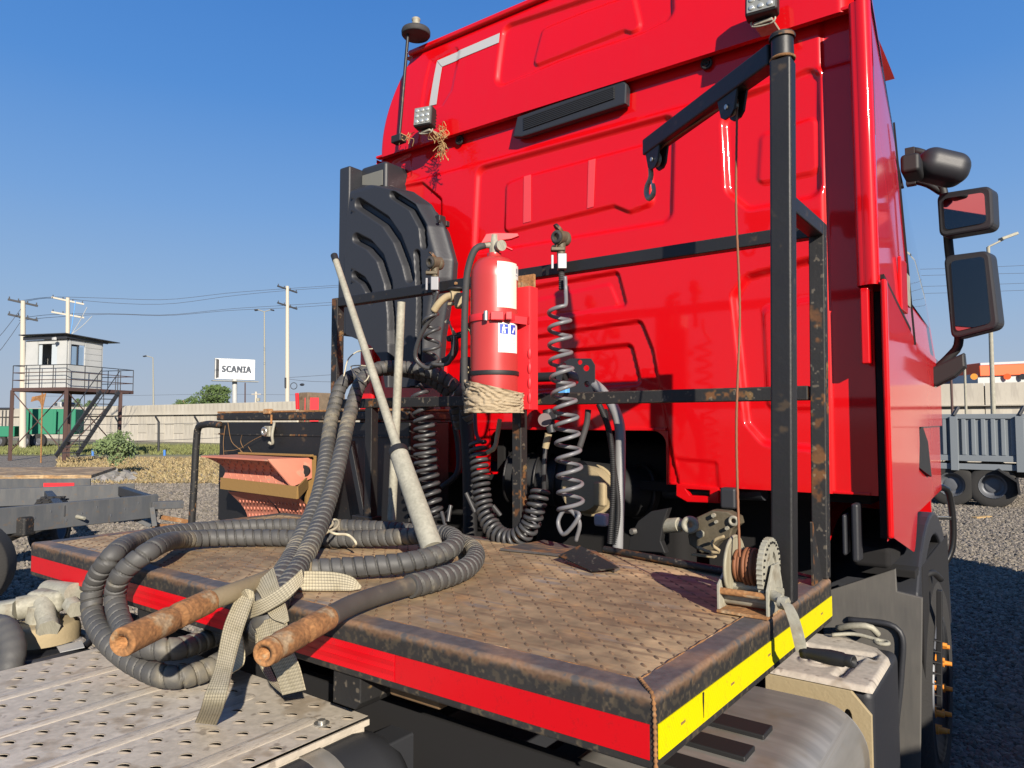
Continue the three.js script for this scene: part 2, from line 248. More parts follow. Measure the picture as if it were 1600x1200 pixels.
const M = {
  red: phy({ map: T.redDust, roughness: .5, specularIntensity: .35, clearcoat: .75, clearcoatRoughness: .10, clearcoatRoughnessMap: T.dustR }),
  redPlain: phy({ color: sc(.82, .05, .10), roughness: .4, clearcoat: .6, clearcoatRoughness: .15 }),
  extRed: phy({ color: sc(.665, .205, .195), roughness: .55, clearcoat: .2, clearcoatRoughness: .3, roughnessMap: T.dustR }),
  bracketRed: std({ color: sc(.80, .15, .18), roughness: .5 }),
  dusty: std({ map: tex(256, (u, v) => mix([.27, .265, .26], [.40, .385, .36], N1(u, v) * .6 + S3(u, v) * .4), { rep: 1.5 }), roughness: .7 }),
  plastic: phy({ color: sc(.155, .16, .178), roughness: .5, bumpMap: T.bump, bumpScale: .0004 }),
  plasticDark: std({ color: sc(.11, .11, .115), roughness: .6 }),
  gap: std({ color: sc(.06, .055, .06), roughness: .9 }),
  glossBlack: phy({ color: sc(.10, .10, .105), roughness: .3, clearcoat: .5, clearcoatRoughness: .1 }),
  glass: phy({ color: sc(.04, .045, .05), roughness: .05, metalness: 0, clearcoat: 1, clearcoatRoughness: .02 }),
  mirror: std({ color: sc(.72, .73, .74), roughness: .03, metalness: 1 }),
  black: std({ map: T.black, roughness: .5, bumpMap: T.bump, bumpScale: .0005 }),
  blackRust: std({ map: T.blackRust, roughness: .65, bumpMap: T.bump, bumpScale: .0008 }),
  edgeWrap: std({ map: T.edgeWrap, roughness: .65, bumpMap: T.bump, bumpScale: .0008 }),
  edge: std({ map: T.edge, roughness: .6, bumpMap: T.bump, bumpScale: .0012 }),
  deck: std({ map: T.deck, roughness: .85, bumpMap: T.deckB, bumpScale: .0015 }),
  rust: std({ map: T.rust, roughness: .9, bumpMap: T.bump, bumpScale: .002 }),
  alu: std({ map: T.alu, roughness: .65, metalness: .05, bumpMap: T.bump, bumpScale: .0006 }),
  brushed: std({ map: T.brushed, roughness: .42, metalness: .35 }),
  dustMetal: std({ map: T.galv, roughness: .7, metalness: .2 }),
  galv: std({ map: T.galv, roughness: .7, metalness: .1, bumpMap: T.bump, bumpScale: .0008 }),
  steel: std({ color: sc(.72, .71, .68), roughness: .35, metalness: .8 }),
  tan: std({ color: sc(.60, .54, .42), roughness: .85, bumpMap: T.bump, bumpScale: .001 }),
  hose: std({ map: T.hose, roughness: .6, bumpMap: T.bump, bumpScale: .0006 }),
  rubber: std({ color: sc(.205, .20, .20), roughness: .75, bumpMap: T.bump, bumpScale: .001 }),
  coil: std({ color: sc(.23, .23, .235), roughness: .42 }),
  tyre: std({ color: sc(.165, .16, .155), roughness: .9, bumpMap: T.bump, bumpScale: .003 }),
  strap: std({ map: T.strap, roughness: .95 }),
  rope: std({ color: sc(.72, .69, .60), roughness: .95 }),
  grime: std({ map: T.galv, color: sc(.66, .62, .57), roughness: .6, metalness: .35 }),
  cable: std({ color: sc(.47, .29, .18), roughness: .7 }),
  tapeR: std({ map: T.tapeR, roughness: .35 }),
  tapeRed2: std({ map: tex(256, (u, v) => mix([.74, .0, .06], [.55, .12, .12], .4 * sstep(.58, .75, N2(u, v) * .6 + N4(u, v) * .4)), { rep: 6 }), roughness: .35 }),
  tapeY: std({ map: tex(256, (u, v) => { const h = (Math.abs(((u * 20 + v * 12) % 1) - .5) < .05 || Math.abs(((u * 20 - v * 12 + 20) % 1) - .5) < .05) ? .06 : 0; return mix([.86 - h, .80 - h, .0], [.70, .63, .25], .5 * sstep(.58, .75, N2(u, v) * .6 + N4(u, v) * .4)); }, { rep: 6 }), roughness: .35 }),
  tapeW: std({ color: sc(.66, .66, .66), roughness: .5 }),
  salmon: std({ map: T.salmon, roughness: .75 }),
  ochre: std({ color: sc(.52, .40, .22), roughness: .85, bumpMap: T.bump, bumpScale: .001 }),
  concrete: std({ map: T.concrete, roughness: .95 }),
  white: std({ map: T.white, roughness: .6 }),
  rimGrey: std({ color: sc(.36, .37, .39), roughness: .5, metalness: .3 }),
  darkSteel: std({ color: sc(.17, .175, .19), roughness: .5 }),
  chassisPaint: std({ map: tex(256, (u, v) => { let k = mix([.24, .25, .265], [.34, .345, .35], N1(u, v)); k = mix(k, [.40, .385, .36], .25 * sstep(.5, .8, S3(u, v))); return mix(k, [.38, .30, .23], .35 * sstep(.66, .78, N3(u, v))); }, { rep: .7 }), roughness: .7 }),
  twig: std({ color: sc(.50, .38, .25), roughness: 1 }),
  towerSteel: std({ color: sc(.30, .22, .20), roughness: .7 }),
  pole: std({ color: sc(.72, .69, .63), roughness: .9 }),
  wire: std({ color: sc(.24, .25, .28), roughness: .8 }),
  orange: std({ color: sc(.87, .55, .20), roughness: .6 }),
  brightOrange: std({ color: sc(.93, .36, .16), roughness: .5 }),
  bedGrey: std({ color: sc(.42, .445, .465), roughness: .6 }),
  green: std({ color: sc(.08, .43, .32), roughness: .7 }),
  cloth: std({ color: sc(.64, .575, .475), roughness: 1, bumpMap: T.bump, bumpScale: .002 }),
  blue: std({ color: sc(.35, .62, .86), roughness: .5 }),
  dry: std({ color: sc(.64, .53, .36), roughness: 1 }),
  leaf: phy({ color: sc(.36, .45, .22), roughness: 1, transmission: .3, thickness: 0 }),
  lens: phy({ color: sc(.75, .76, .74), roughness: .12, metalness: .5, clearcoat: 1 }),
};

// ---------------------------------------------------------------- ground and setting
{
  const g = new THREE.PlaneGeometry(900, 900, 90, 90); g.rotateX(-Math.PI / 2);
  const p = g.attributes.position, uv = g.attributes.uv, col = new Float32Array(p.count * 3); const q = fbmOf(900, 8, 4);
  for (let i = 0; i < p.count; i++) { uv.setXY(i, p.getX(i), p.getZ(i)); const k = .82 + .3 * q(p.getX(i) / 300 + .5, p.getZ(i) / 300 + .5); col.set([k, k * .985, k * .96], i * 3); }
  g.setAttribute('color', new THREE.BufferAttribute(col, 3));
  struct('ground', g, std({ map: T.gravel, roughness: 1, bumpMap: T.gravelB, bumpScale: .02, vertexColors: true }));
}
// loose stones of the gravel yard
function gravelField(name, n, seed, sizeOf, place, mat) {
  const base = new THREE.IcosahedronGeometry(1, 0); const bp = base.attributes.position; const r0 = rngOf(seed);
  const jit = new Map(); for (let i = 0; i < bp.count; i++) { const k = [bp.getX(i), bp.getY(i), bp.getZ(i)].map(v => v.toFixed(3)).join(); if (!jit.has(k)) jit.set(k, .75 + .5 * r0()); const j = jit.get(k); bp.setXYZ(i, bp.getX(i) * j, bp.getY(i) * j * .7, bp.getZ(i) * j); } base.computeVertexNormals();
  const im = new THREE.InstancedMesh(base, mat, n), m = new THREE.Matrix4(), q = new THREE.Quaternion(), e = new THREE.Euler(), c = new THREE.Color();
  for (let i = 0; i < n; i++) { const p = place(r0), s = sizeOf(r0, p); e.set(r0() * 6, r0() * 6, r0() * 6); q.setFromEuler(e); m.compose(new V3(p.x, s * .25, p.z), q, new V3(s, s, s)); im.setMatrixAt(i, m); const k = .55 + .7 * r0(); im.setColorAt(i, c.setRGB(k, k * (.96 + .03 * r0()), k * (.88 + .08 * r0()))); }
  im.name = name; im.userData = { kind: 'stuff', label: 'grey brown crushed gravel lying over the yard', category: 'gravel' }; finish(im); scene.add(im);
}
const gravelMat = std({ color: sc(.47, .445, .415), roughness: 1 });
gravelField('gravel', 60000, 5, (r, p) => .010 + .022 * r() * r() + .0006 * Math.hypot(p.x, p.z), r => { const f = 3.5 + 22 * r() ** 1.6; const px = 1330 + 330 * r(); const k = (px - 800) / FL; return C(k * f, 0, f); }, gravelMat);
gravelField('gravel_stones', 45000, 9, (r, p) => .012 + .022 * r() * r() + .0007 * Math.hypot(p.x, p.z), r => { const f = 4 + 20 * r() ** 1.3; const px = -60 + 560 * r(); const k = (px - 800) / FL; return C(k * f, 0, f); }, gravelMat);

// ---------------------------------------------------------------- the red tractor truck
const truck = thing('tractor_truck', 'red tractor truck with a black air intake duct on its sleeper cab', 'truck', V(-1.7, 0, 3));
const W = (px, py, f = 2.74) => { const p = P(px, py, { f }); return [p.x, p.y]; };
const poly = (list, f) => list.map(a => W(a[0], a[1], f));
{
  const FW = 2.74, SEAM = H + 1.495;
  // pressed panels of the rear wall: depth > 0 goes in
  const press = [
    [[[745, 262], [1054, 176], [1050, 346], [738, 398]], .05, .018, .016],
    [[[788, 286], [812, 276], [902, 252], [1012, 222], [1020, 318], [982, 332], [958, 322], [786, 364]], .03, -.012, .010],
    [[[1128, 190], [1150, 150], [1282, 98], [1284, 306], [1168, 328], [1134, 300]], .05, .022, .018],
    [[[1185, 208], [1276, 178], [1278, 268], [1180, 288]], .03, -.008, .012],
    [[[1143, 462], [1165, 430], [1284, 398], [1290, 706], [1192, 694], [1164, 662]], .045, .024, .016],
    [[[1188, 480], [1284, 460], [1288, 640], [1196, 640]], .03, -.008, .012],
    [[[690, 548], [1002, 500], [1020, 545], [1062, 770], [690, 800]], .03, .014, .007],
    [[[690, 566], [985, 537], [1000, 600], [690, 624]], .025, .016, .007],
    [[[690, 474], [966, 424], [980, 478], [690, 520]], .02, .014, .008],
    [[[690, 500], [952, 442], [968, 480], [690, 514]], .02, -.006, .008],
    [[[612, 253], [640, 238], [640, 274], [612, 290]], .008, .006, .006],
    [[[560, 300], [660, 284], [690, 310], [690, 420], [560, 440]], .03, .012, .012],
    [[[1055, 716], [1120, 722], [1124, 775], [1055, 770]], .006, .005, .006],
  ].map(([pp, r, d, w]) => [inset(poly(pp), r), r, d, w]);
  const zWall = (x, y) => {
    let z = 0; for (const [pp, r, d, w] of press) { const s = sdPoly(pp, x, y) - r; if (s < w) z -= d * (1 - sstep(-w, w * .4, s)); }
    z -= .016 * sstep(-.612, -.592, x);                                   // step down beside the corner post
    z -= .012 * sstep(.0, .03, y - (SEAM - .20 + .0)) * 1;                // upper ledge under the roof seam
    return [x, y, -FW + z];
  };
  const CX0 = -2.16, CX1 = -1.235, CY = 1.665, Y0 = 1.445;
  const step = .0075, rng = (a, b) => lin(a, b, Math.max(2, Math.round((b - a) / step)));
  const roundCut = (g) => g;
  const wallG = [relief(rng(-2.95, CX0), rng(Y0, CY), zWall), relief(rng(CX1, -.452), rng(Y0, CY), zWall), relief(rng(-2.95, -.452), rng(CY, SEAM + .02), zWall)];
  // filleted corners of the chassis cut-out
  for (const [cx, s] of [[CX1, -1], [CX0, 1]]) { const sh = [[cx, CY]]; for (let k = 0; k <= 8; k++) { const a = k / 8 * Math.PI / 2; sh.push([cx + s * .06 * (1 - Math.cos(a)), CY - .06 * (1 - Math.sin(a))]); } const e = extr(sh, .004); e.translate(0, 0, -FW - .012); wallG.push(e); }
  const wall = part(truck, 'cab_rear_panel', wallG, M.red);
  part(truck, 'cut_out_flange', [boxMM(CX0, CX1, CY, CY + .012, FW + .002, FW + .09, .003), boxMM(CX1, CX1 + .012, Y0, CY, FW + .002, FW + .09, .003), boxMM(-2.95, CX0, Y0, Y0 + .01, FW + .01, FW + .09, .003), boxMM(CX1, -.475, Y0, Y0 + .01, FW + .01, FW + .09, .003)], M.red);
  // residue of removed tape
  for (const pp of [[[817, 275], [828, 272], [828, 345], [816, 348]], [[918, 250], [929, 247], [926, 322], [916, 325]]]) { const e = extr(poly(pp, 2.735), .0015); e.translate(0, 0, -2.7445); part(truck, 'tape_residue', e, std({ color: sc(.80, .22, .26), roughness: .9 }), 'faded strip of old tape glue'); }
  // screw plugs
  for (const [px, py] of [[1104, 99], [718, 219]]) { const c = P(px, py, { f: FW - .002 }); const pl = part(truck, 'screw_plug', [torus(c, .02, .006, new V3(0, 0, 1), 24), cyl(c.clone().add(V(0, 0, .02)), c.clone().add(V(0, 0, -.004)), .014, .012, 16)], M.plasticDark); part(pl, 'screw_head', cyl(c, c.clone().add(V(0, 0, -.007)), .006, .006, 6), M.gap); }
  // roof rear panel with its overhanging lip
  const RT = H + 2.02, FR = FW - .045;
  const rp = [
    [[[772, 138], [778, 34], [905, -8], [1046, -55], [1052, 26], [1000, 52], [880, 92]], .05, .02, .016],
    [[[828, 104], [840, 40], [905, 12], [985, -16], [1000, 40], [985, 50], [972, 46]], .03, -.012, .010],
    [[[655, 95], [705, 68], [712, 78], [704, 140], [690, 165], [655, 175]], .02, .006, .006],
  ].map(([pp, r, d, w]) => [inset(poly(pp, FR), r), r, d, w]);
  const zRoof = (x, y) => { let z = 0; for (const [pp, r, d, w] of rp) { const s = sdPoly(pp, x, y) - r; if (s < w) z -= d * (1 - sstep(-w, w * .4, s)); } const t = (y - SEAM) / (RT - SEAM); const e = Math.min(x + 2.97, -.44 - x); z -= .05 * t * t + .10 * (1 - sstep(0, .09, e)); const sx = x + (x < -1.7 ? 1 : -1) * .20 * t * t * sstep(.7, 1.25, Math.abs(x + 1.7)); return [sx, y, -FR + z]; };
  const roof = part(truck, 'roof_rear_panel', relief(lin(-2.97, -.44, 330), lin(SEAM - .022, RT, 74), zRoof), M.red);
  part(truck, 'roof_lip', [bar(V(-2.94, SEAM - .012, FR + .02), V(-.47, SEAM - .012, FR + .02), .035, .016, .006), bar(V(-2.72, RT + .005, FR + .05), V(-.70, RT + .005, FR + .05), .05, .03, .012)], M.red);
  part(truck, 'roof_top', [relief(lin(-2.77, -.64, 20), lin(0, 2.1, 12), (x, t) => [x, RT + .0 + .10 * Math.sin(t / 2.1 * Math.PI * .6), -FR - .05 - t])], M.red);
  part(truck, 'seam_gap', boxMM(-2.93, -.47, SEAM - .02, SEAM + .06, FW + .03, FW + .06, 0), M.gap);
  // white marking tape on the roof panel
  part(truck, 'marking_tape', [[[672, 92], [775, 47], [775, 63], [684, 101]], [[668, 165], [672, 93], [684, 102], [680, 162]]].map(pp => { const q = poly(pp, FR); return relief(lin(0, 1, 30), lin(0, 1, 4), (u, v) => { const x = (q[0][0] * (1 - u) + q[1][0] * u) * (1 - v) + (q[3][0] * (1 - u) + q[2][0] * u) * v, y = (q[0][1] * (1 - u) + q[1][1] * u) * (1 - v) + (q[3][1] * (1 - u) + q[2][1] * u) * v; const p = zRoof(x, y); return [p[0], p[1], p[2] + .003]; }); }), M.tapeW, 'white reflective tape folded round a corner');
  // louvred air vent
  {
    const c = poly([[800, 210], [806, 182], [968, 124], [974, 130], [973, 158], [812, 210]], FR - .01); const e = extr(c, .03, [], .006); e.translate(0, 0, -FR - .042); const v = part(truck, 'air_vent', e, M.plastic, 'black louvred vent below the roof panel');
    for (let k = 0; k < 7; k++) { const t = (k + .5) / 7; const a = P(818, 184 + 20 * t, { f: FR + .004 }), b = P(960, 135 + 19 * t, { f: FR + .004 }); part(v, 'slat', bar(a, b, .008, .0075, .002), M.plasticDark); }
  }
  // corner post and the two cab sides
  const sideX = (f, h) => { const t = cl01((f - 2.67) / 2.3); const front = h < .3 ? .055 : h < 1.1 ? .055 + (h - .3) * .12 : .151 + (h - 1.1) * .16; return -.418 - front * t - .02 * sstep(1.2, 2.0, h); };
  const prof = [[-.487, 2.80], [-.487, 2.675], [-.482, 2.665], [-.474, 2.660], [-.462, 2.660], [-.458, 2.656], [-.440, 2.652], [-.428, 2.656], [-.420, 2.668], [-.418, 2.69]];
  part(truck, 'corner_post', relief(lin(0, prof.length - 1, prof.length - 1), [H + .47, SEAM - .02], (i, y) => [prof[i][0] - .02 * sstep(1.2, 2, y - H), y, -prof[i][1]]), M.red);
  part(truck, 'corner_strip', [boxMM(-.478, -.452, H + .20, H + .462, 2.665, 2.72, .005)], M.red);
  part(truck, 'cab_side', [relief(lin(2.69, 4.95, 40), lin(H - .40, H + 1.46, 40), (f, y) => [sideX(f, y - H), y, -f], true)], M.red);
  part(truck, 'roof_side', relief(lin(2.70, 4.9, 30), lin(0, 1, 14), (f, t) => [sideX(f, 1.48 + t * .54) - .22 * t * t + .006, H + 1.475 + t * .56, -f - .0 - .04 * t * t], true), M.red);
  part(truck, 'side_skirt', [relief(lin(0, 1, 30), lin(0, 1, 30), (u, v) => { const f = 2.685 + u * .95, top = .485 - .13 * (f - 2.7), bot = -.385 - .23 * (f - 2.7) + 2.6 * Math.max(0, f - 3.3) ** 1.5; const h = bot + (top - bot) * v; return [sideX(f, h) + .016, H + h, -f]; }, true),
    bar(V(-.404, H + .485, 2.672), V(-.404, H - .385, 2.672), .02, .03, .008, new V3(0, 0, 1)), relief(lin(3.45, 4.95, 20), lin(0, 1, 10), (f, v) => [sideX(f, 0) + .014, H - .02 + v * .38, -f], true)], M.red);
  part(truck, 'skirt_inner_face', [boxMM(-.451, -.425, H - .40, H + .46, 2.76, 2.78, .002)], M.gap);
  part(truck, 'door_seam', [bar(V(sideX(3.55, .1) + .018, H + .34, 3.55), V(sideX(3.55, 1.2) + .004, H + 1.35, 3.55), .006, .008, 0), bar(V(-.413, H + .50, 2.70), V(sideX(3.45, .4) + .012, H + .395, 3.45), .012, .016, 0)], M.gap);
  part(truck, 'door_handle_recess', (() => { const pp = [[1441, 664], [1450, 690], [1456, 745], [1446, 738], [1430, 725], [1428, 690]].map(a => { const p = P(a[0], a[1], { x: -.435 }); return [-p.z, p.y]; }); const e = extr(pp, .02); e.rotateY(Math.PI / 2); e.translate(-.455, 0, 0); return e; })(), M.plasticDark);
  part(truck, 'side_badge_plate', boxMM(sideX(3.3, .5) - .002, sideX(3.3, .5) + .012, H + .46, H + .68, 3.26, 3.42, .004), M.red);
  part(truck, 'badge', boxMM(sideX(3.4, .5) + .004, sideX(3.4, .5) + .014, H + .50, H + .64, 3.43, 3.52, .003), M.dustMetal);
  // far side, front and floor close the cab
  part(truck, 'cab_far_side', [relief(lin(2.72, 4.95, 10), lin(H - .35, H + 1.48, 10), (f, y) => [-2.955, y, -f])], M.red);
  part(truck, 'far_side_skirt', [boxMM(-3.06, -2.95, 1.30, 2.15, 2.70, 3.5, .02)], M.red);
  part(truck, 'cab_front', (() => { const r = [[.75, .52], [1.7, .54], [2.1, .54], [2.9, .74], [3.2, .84], [3.7, 1.2]]; const e = extr([...r.map(a => [-a[1], a[0]]), ...r.slice().reverse().map(a => [-3.4 + a[1], a[0]])], .03); e.translate(0, 0, -4.97); return e; })(), M.red);
  part(truck, 'cab_floor', [boxMM(-2.93, -.5, 1.40, 1.44, 2.9, 4.9, 0), boxMM(-2.16, -1.235, 1.665, 1.70, 2.86, 4.9, 0), boxMM(-2.2, -2.16, 1.42, 1.69, 2.86, 4.9, 0), boxMM(-1.235, -1.20, 1.42, 1.69, 2.86, 4.9, 0)], M.gap);
  part(truck, 'window_glass', relief(lin(3.7, 4.8, 4), lin(H + .55, H + 1.25, 4), (f, y) => [sideX(f, y - H) + .006, y, -f], true), M.glass);
  part(truck, 'tow_loop', (() => { const e = extr(poly([[1058, 757], [1122, 763], [1122, 785], [1074, 783], [1058, 774]], 2.735), .02, [poly([[1070, 763], [1110, 765], [1110, 777], [1078, 775]], 2.735).reverse()], .003); e.translate(0, 0, -2.755); return e; })(), M.red);
  part(truck, 'side_marker', boxMM(sideX(4.3, 1.2), sideX(4.3, 1.2) + .09, H + 1.30, H + 1.40, 4.15, 4.35, .02), M.plasticDark);
  // mirrors and their arm
  const mx = (px, py, f = 4.66) => P(px, py, { f });
  const arm = part(truck, 'mirror_arm', [sweep([mx(1425, 236), mx(1442, 240), mx(1460, 262), mx(1474, 300), mx(1483, 390), mx(1492, 470), mx(1497, 540), mx(1485, 556), mx(1462, 578)], .024, .03, 10), bar(mx(1422, 232), mx(1424, 290), .05, .05), sweep([mx(1428, 282), mx(1450, 288), mx(1470, 300)], .02, .03, 8)], M.plasticDark);
  part(truck, 'mirror_bracket', (() => { const e = extr(poly([[1458, 578], [1504, 556], [1505, 572], [1490, 586], [1462, 600], [1456, 598]], 4.5), .10, [], .012); e.translate(0, 0, -4.58); return e; })(), M.plasticDark);
  const mirror = (name, outline, face, r, f, label) => {
    const o = inset(poly(outline, f), r), rr = []; const N = o.length;
    const rounded = (pp, rad) => { const out = []; for (let i = 0; i < pp.length; i++) { const a = pp[(i + pp.length - 1) % pp.length], p = pp[i], b = pp[(i + 1) % pp.length]; const la = Math.hypot(a[0] - p[0], a[1] - p[1]), lb = Math.hypot(b[0] - p[0], b[1] - p[1]); const q0 = [p[0] + (a[0] - p[0]) / la * rad, p[1] + (a[1] - p[1]) / la * rad], q1 = [p[0] + (b[0] - p[0]) / lb * rad, p[1] + (b[1] - p[1]) / lb * rad]; for (let k = 0; k <= 5; k++) { const t = k / 5; out.push([(1 - t) ** 2 * q0[0] + 2 * t * (1 - t) * p[0] + t * t * q1[0], (1 - t) ** 2 * q0[1] + 2 * t * (1 - t) * p[1] + t * t * q1[1]]); } } return out; };
    const e = extr(rounded(poly(outline, f), r), .09, [], .012); e.translate(0, 0, -f - .09); const cx = o.reduce((a, p) => a + p[0], 0) / N, swing = g => { g.translate(-cx, 0, f); g.rotateY(-.24); g.translate(cx, 0, -f); return g; }; swing(e); const m = part(truck, name, e, M.plastic, label);
    if (face) { const lip = extr(rounded(poly(face, f), r * .8), .004); lip.translate(0, 0, -f + .0135); part(m, 'mirror_glass', swing(lip), M.mirror); }
  };
  mirror('side_mirror', [[1477, 402], [1545, 396], [1559, 510], [1489, 526]], [[1486, 408], [1540, 402], [1551, 506], [1494, 518]], .03, 4.5, 'large main side mirror');
  mirror('side_mirror', [[1466, 304], [1548, 296], [1551, 356], [1470, 366]], [[1474, 310], [1541, 303], [1544, 350], [1477, 359]], .03, 4.5, 'wide angle side mirror');
  part(truck, 'side_mirror', (() => { const c = mx(1471, 262, 4.4); const g = new RoundedBoxGeometry(.26, .17, .20, 5, .075); g.rotateZ(-.30); g.rotateY(.5); g.translate(c.x, c.y, c.z); return g; })(), M.plastic, 'small rounded kerb mirror housing');
  // front wheel, arch, mud flap
  const NUT = M.orange; const wheelAt = (root, c, r, w, side, nut) => {
    const ax = new V3(side, 0, 0), prof = [[r * .58, -w / 2], [r * .8, -w / 2 - .01], [r * .96, -w * .42], [r, -w * .34], [r, w * .34], [r * .96, w * .42], [r * .8, w / 2 + .01], [r * .58, w / 2]];
    const ty = part(root, 'tyre', lathe(c, prof, 48, ax), M.tyre);
    part(root, 'rim', lathe(c, [[.001, w * .18], [r * .30, w * .20], [r * .33, w * .34], [r * .44, w * .34], [r * .5, w * .30], [r * .59, w * .52], [r * .57, w * .1], [r * .57, -w * .4]], 40, ax), M.rimGrey);
    if (nut) for (let k = 0; k < 10; k++) { const a = k / 10 * Math.PI * 2, q = c.clone().add(new V3(0, Math.cos(a) * r * .36, Math.sin(a) * r * .36)).addScaledVector(ax, w * .36); part(root, 'wheel_nut', [cyl(q, q.clone().addScaledVector(ax, .045), .022, .02, 8), cyl(q.clone().addScaledVector(ax, .045), q.clone().addScaledVector(ax, .075), .012, .010, 6)], nut); }
  };
  wheelAt(truck, V(-.55, .52, 3.75), .52, .33, 1, M.orange);
  wheelAt(truck, V(-2.85, .52, 3.75), .52, .33, -1, null);
  part(truck, 'wheel_arch', (() => { const o = []; for (let k = 0; k <= 20; k++) { const a = Math.PI * (.02 + .96 * k / 20); o.push([3.75 + Math.cos(a) * .66, .62 + Math.sin(a) * .66]); } for (let k = 20; k >= 0; k--) { const a = Math.PI * (.02 + .96 * k / 20); o.push([3.75 + Math.cos(a) * .56, .62 + Math.sin(a) * .58]); } const e = extr(o, .34, [], .01); e.rotateY(Math.PI / 2); e.translate(-.745, 0, 0); return e; })(), M.plastic);
  // hanging splash panel in front of the wheel, behind the battery box
  const FP = 3.02;
  part(truck, 'splash_panel', (() => { const e = extr(poly([[1288, 926], [1398, 890], [1400, 925], [1440, 935], [1436, 1260], [1288, 1260]], FP), .012, [], .003); e.translate(0, 0, -FP - .012); return boxUV(e); })(), M.dusty);
  part(truck, 'splash_panel_rib', [sweep([P(1326, 968, { f: FP - .01 }), P(1395, 978, { f: FP - .01 }), P(1408, 992, { f: FP - .01 }), P(1408, 1050, { f: FP - .01 }), P(1400, 1130, { f: FP - .01 }), P(1392, 1230, { f: FP - .01 })], .012, .02, 8)], M.plastic);
  part(truck, 'grab_bow', sweep([P(1308, 982, { f: FP - .06 }), P(1330, 978, { f: FP - .08 }), P(1360, 980, { f: FP - .08 }), P(1372, 992, { f: FP - .06 })], .012, .02, 8), M.dustMetal);
  part(truck, 'fender_liner', [boxMM(-.402, -.392, .60, 1.12, 3.32, 4.32, .004), boxMM(-.60, -.402, 1.09, 1.12, 3.2, 4.3, .004)], M.gap);
  const lv = part(truck, 'fender_louvre', [bar(P(1468, 922, { f: 3.5 }), P(1468, 1108, { f: 3.5 }), .03, .02), bar(P(1444, 905, { f: 3.5 }), P(1444, 945, { f: 3.5 }), .02, .02), sweep([P(1443, 900, { f: 3.5 }), P(1458, 895, { f: 3.55 }), P(1470, 905, { f: 3.6 })], .014, .02, 8)], M.plasticDark);
  for (let k = 0; k < 7; k++) part(lv, 'slat', bar(P(1440, 996 + k * 17, { f: 3.45 }), P(1464, 1000 + k * 17, { f: 3.5 }), .05, .006), M.plasticDark);
  part(truck, 'bull_bar', [sweep([V(-.54, 1.30, 4.98), V(-.46, 1.30, 5.05), V(-.44, 1.22, 5.08), V(-.44, .95, 5.08), V(-.50, .8, 5.02)], .02, .03, 8), bar(V(-.56, 1.12, 5.02), V(-.44, 1.12, 5.08), .02, .02)], M.glossBlack);
  part(truck, 'step_bracket', [boxMM(-.53, -.505, 1.22, 1.42, 2.69, 2.76, .01), boxMM(-.56, -.545, 1.24, 1.38, 2.69, 2.76, .008)], M.plastic);
  part(truck, 'step_well', [boxMM(-.58, -.45, 1.16, 1.24, 2.95, 3.2, .02)], M.gap);
  // chassis rails, engine bulk
  part(truck, 'chassis_rail', [boxMM(-2.16, -2.08, .68, .95, .15, 4.9, .006)], M.darkSteel);
  part(truck, 'chassis_rail', [boxMM(-1.32, -1.24, .68, .95, .15, 4.9, .006)], M.darkSteel);
  part(truck, 'cross_member', [boxMM(-2.08, -1.32, .70, .90, 1.5, 1.6, .006), boxMM(-2.08, -1.32, .70, .9, 2.55, 2.66, .006), boxMM(-2.6, -.8, .55, .62, 1.2, 1.3, .006)], M.darkSteel);
  part(truck, 'engine', [boxMM(-2.12, -1.28, .6, 1.6, 3.05, 4.8, .06), boxMM(-1.95, -1.45, .6, 1.02, 2.3, 3.1, .05)], M.gap);
  part(truck, 'underbody_shield', [boxMM(-2.9, -2.2, .3, 1.40, 3.1, 3.16, .01), boxMM(-1.2, -.70, .3, 1.44, 3.1, 3.16, .01), boxMM(-2.9, -.7, .28, .34, 1.3, 4.8, 0), boxMM(-2.9, -.72, .3, 1.0, 1.28, 1.31, 0)], M.gap);
  // intake duct on the far corner
  const fD = 2.50;
  const A0 = P(541, 300, { f: fD - .02 }), A1 = P(690, 330, { f: 2.68 });
  {
    const outl = [[548, 283], [590, 285], [628, 293], [656, 313], [676, 348], [690, 400], [688, 430], [680, 470], [672, 520], [668, 570], [664, 606], [600, 606], [592, 560], [578, 540], [540, 522], [538, 400]];
    const O = poly(outl, fD); const grooves = [
      [[[612, 304], [640, 322], [656, 352], [659, 382]], .014], [[[560, 318], [578, 330], [600, 345], [618, 372], [632, 410], [637, 432]], .020], [[[556, 372], [575, 382], [592, 402], [604, 440], [609, 490], [610, 560], [610, 640]], .018], [[[554, 430], [566, 438], [574, 452], [578, 470]], .014], [[[648, 395], [652, 470], [650, 560], [648, 640]], .012]];
    const GP = grooves.map(([g, w]) => [g.map(a => W(a[0], a[1], fD)), w]);
    const segd = (p, a, b) => { const ex = b[0] - a[0], ey = b[1] - a[1], t = cl01(((p[0] - a[0]) * ex + (p[1] - a[1]) * ey) / (ex * ex + ey * ey)); return Math.hypot(p[0] - a[0] - ex * t, p[1] - a[1] - ey * t); };
    // front face built from fine cells inside the outline, sides closed with a skirt
    const xsD = [Math.min(...O.map(p => p[0])), Math.max(...O.map(p => p[0]))], ysD = [Math.min(...O.map(p => p[1])), Math.max(...O.map(p => p[1]))];
    const n1 = 110, n2 = 220;
    // map a row's span onto the outline so that the border is smooth
    const spanAt = y => { let lo = 9, hi = -9; for (let i = 0; i < O.length; i++) { const a = O[i], b = O[(i + 1) % O.length]; if ((a[1] - y) * (b[1] - y) <= 0 && a[1] !== b[1]) { const x = a[0] + (b[0] - a[0]) * (y - a[1]) / (b[1] - a[1]); lo = Math.min(lo, x); hi = Math.max(hi, x); } } return [lo, hi]; };
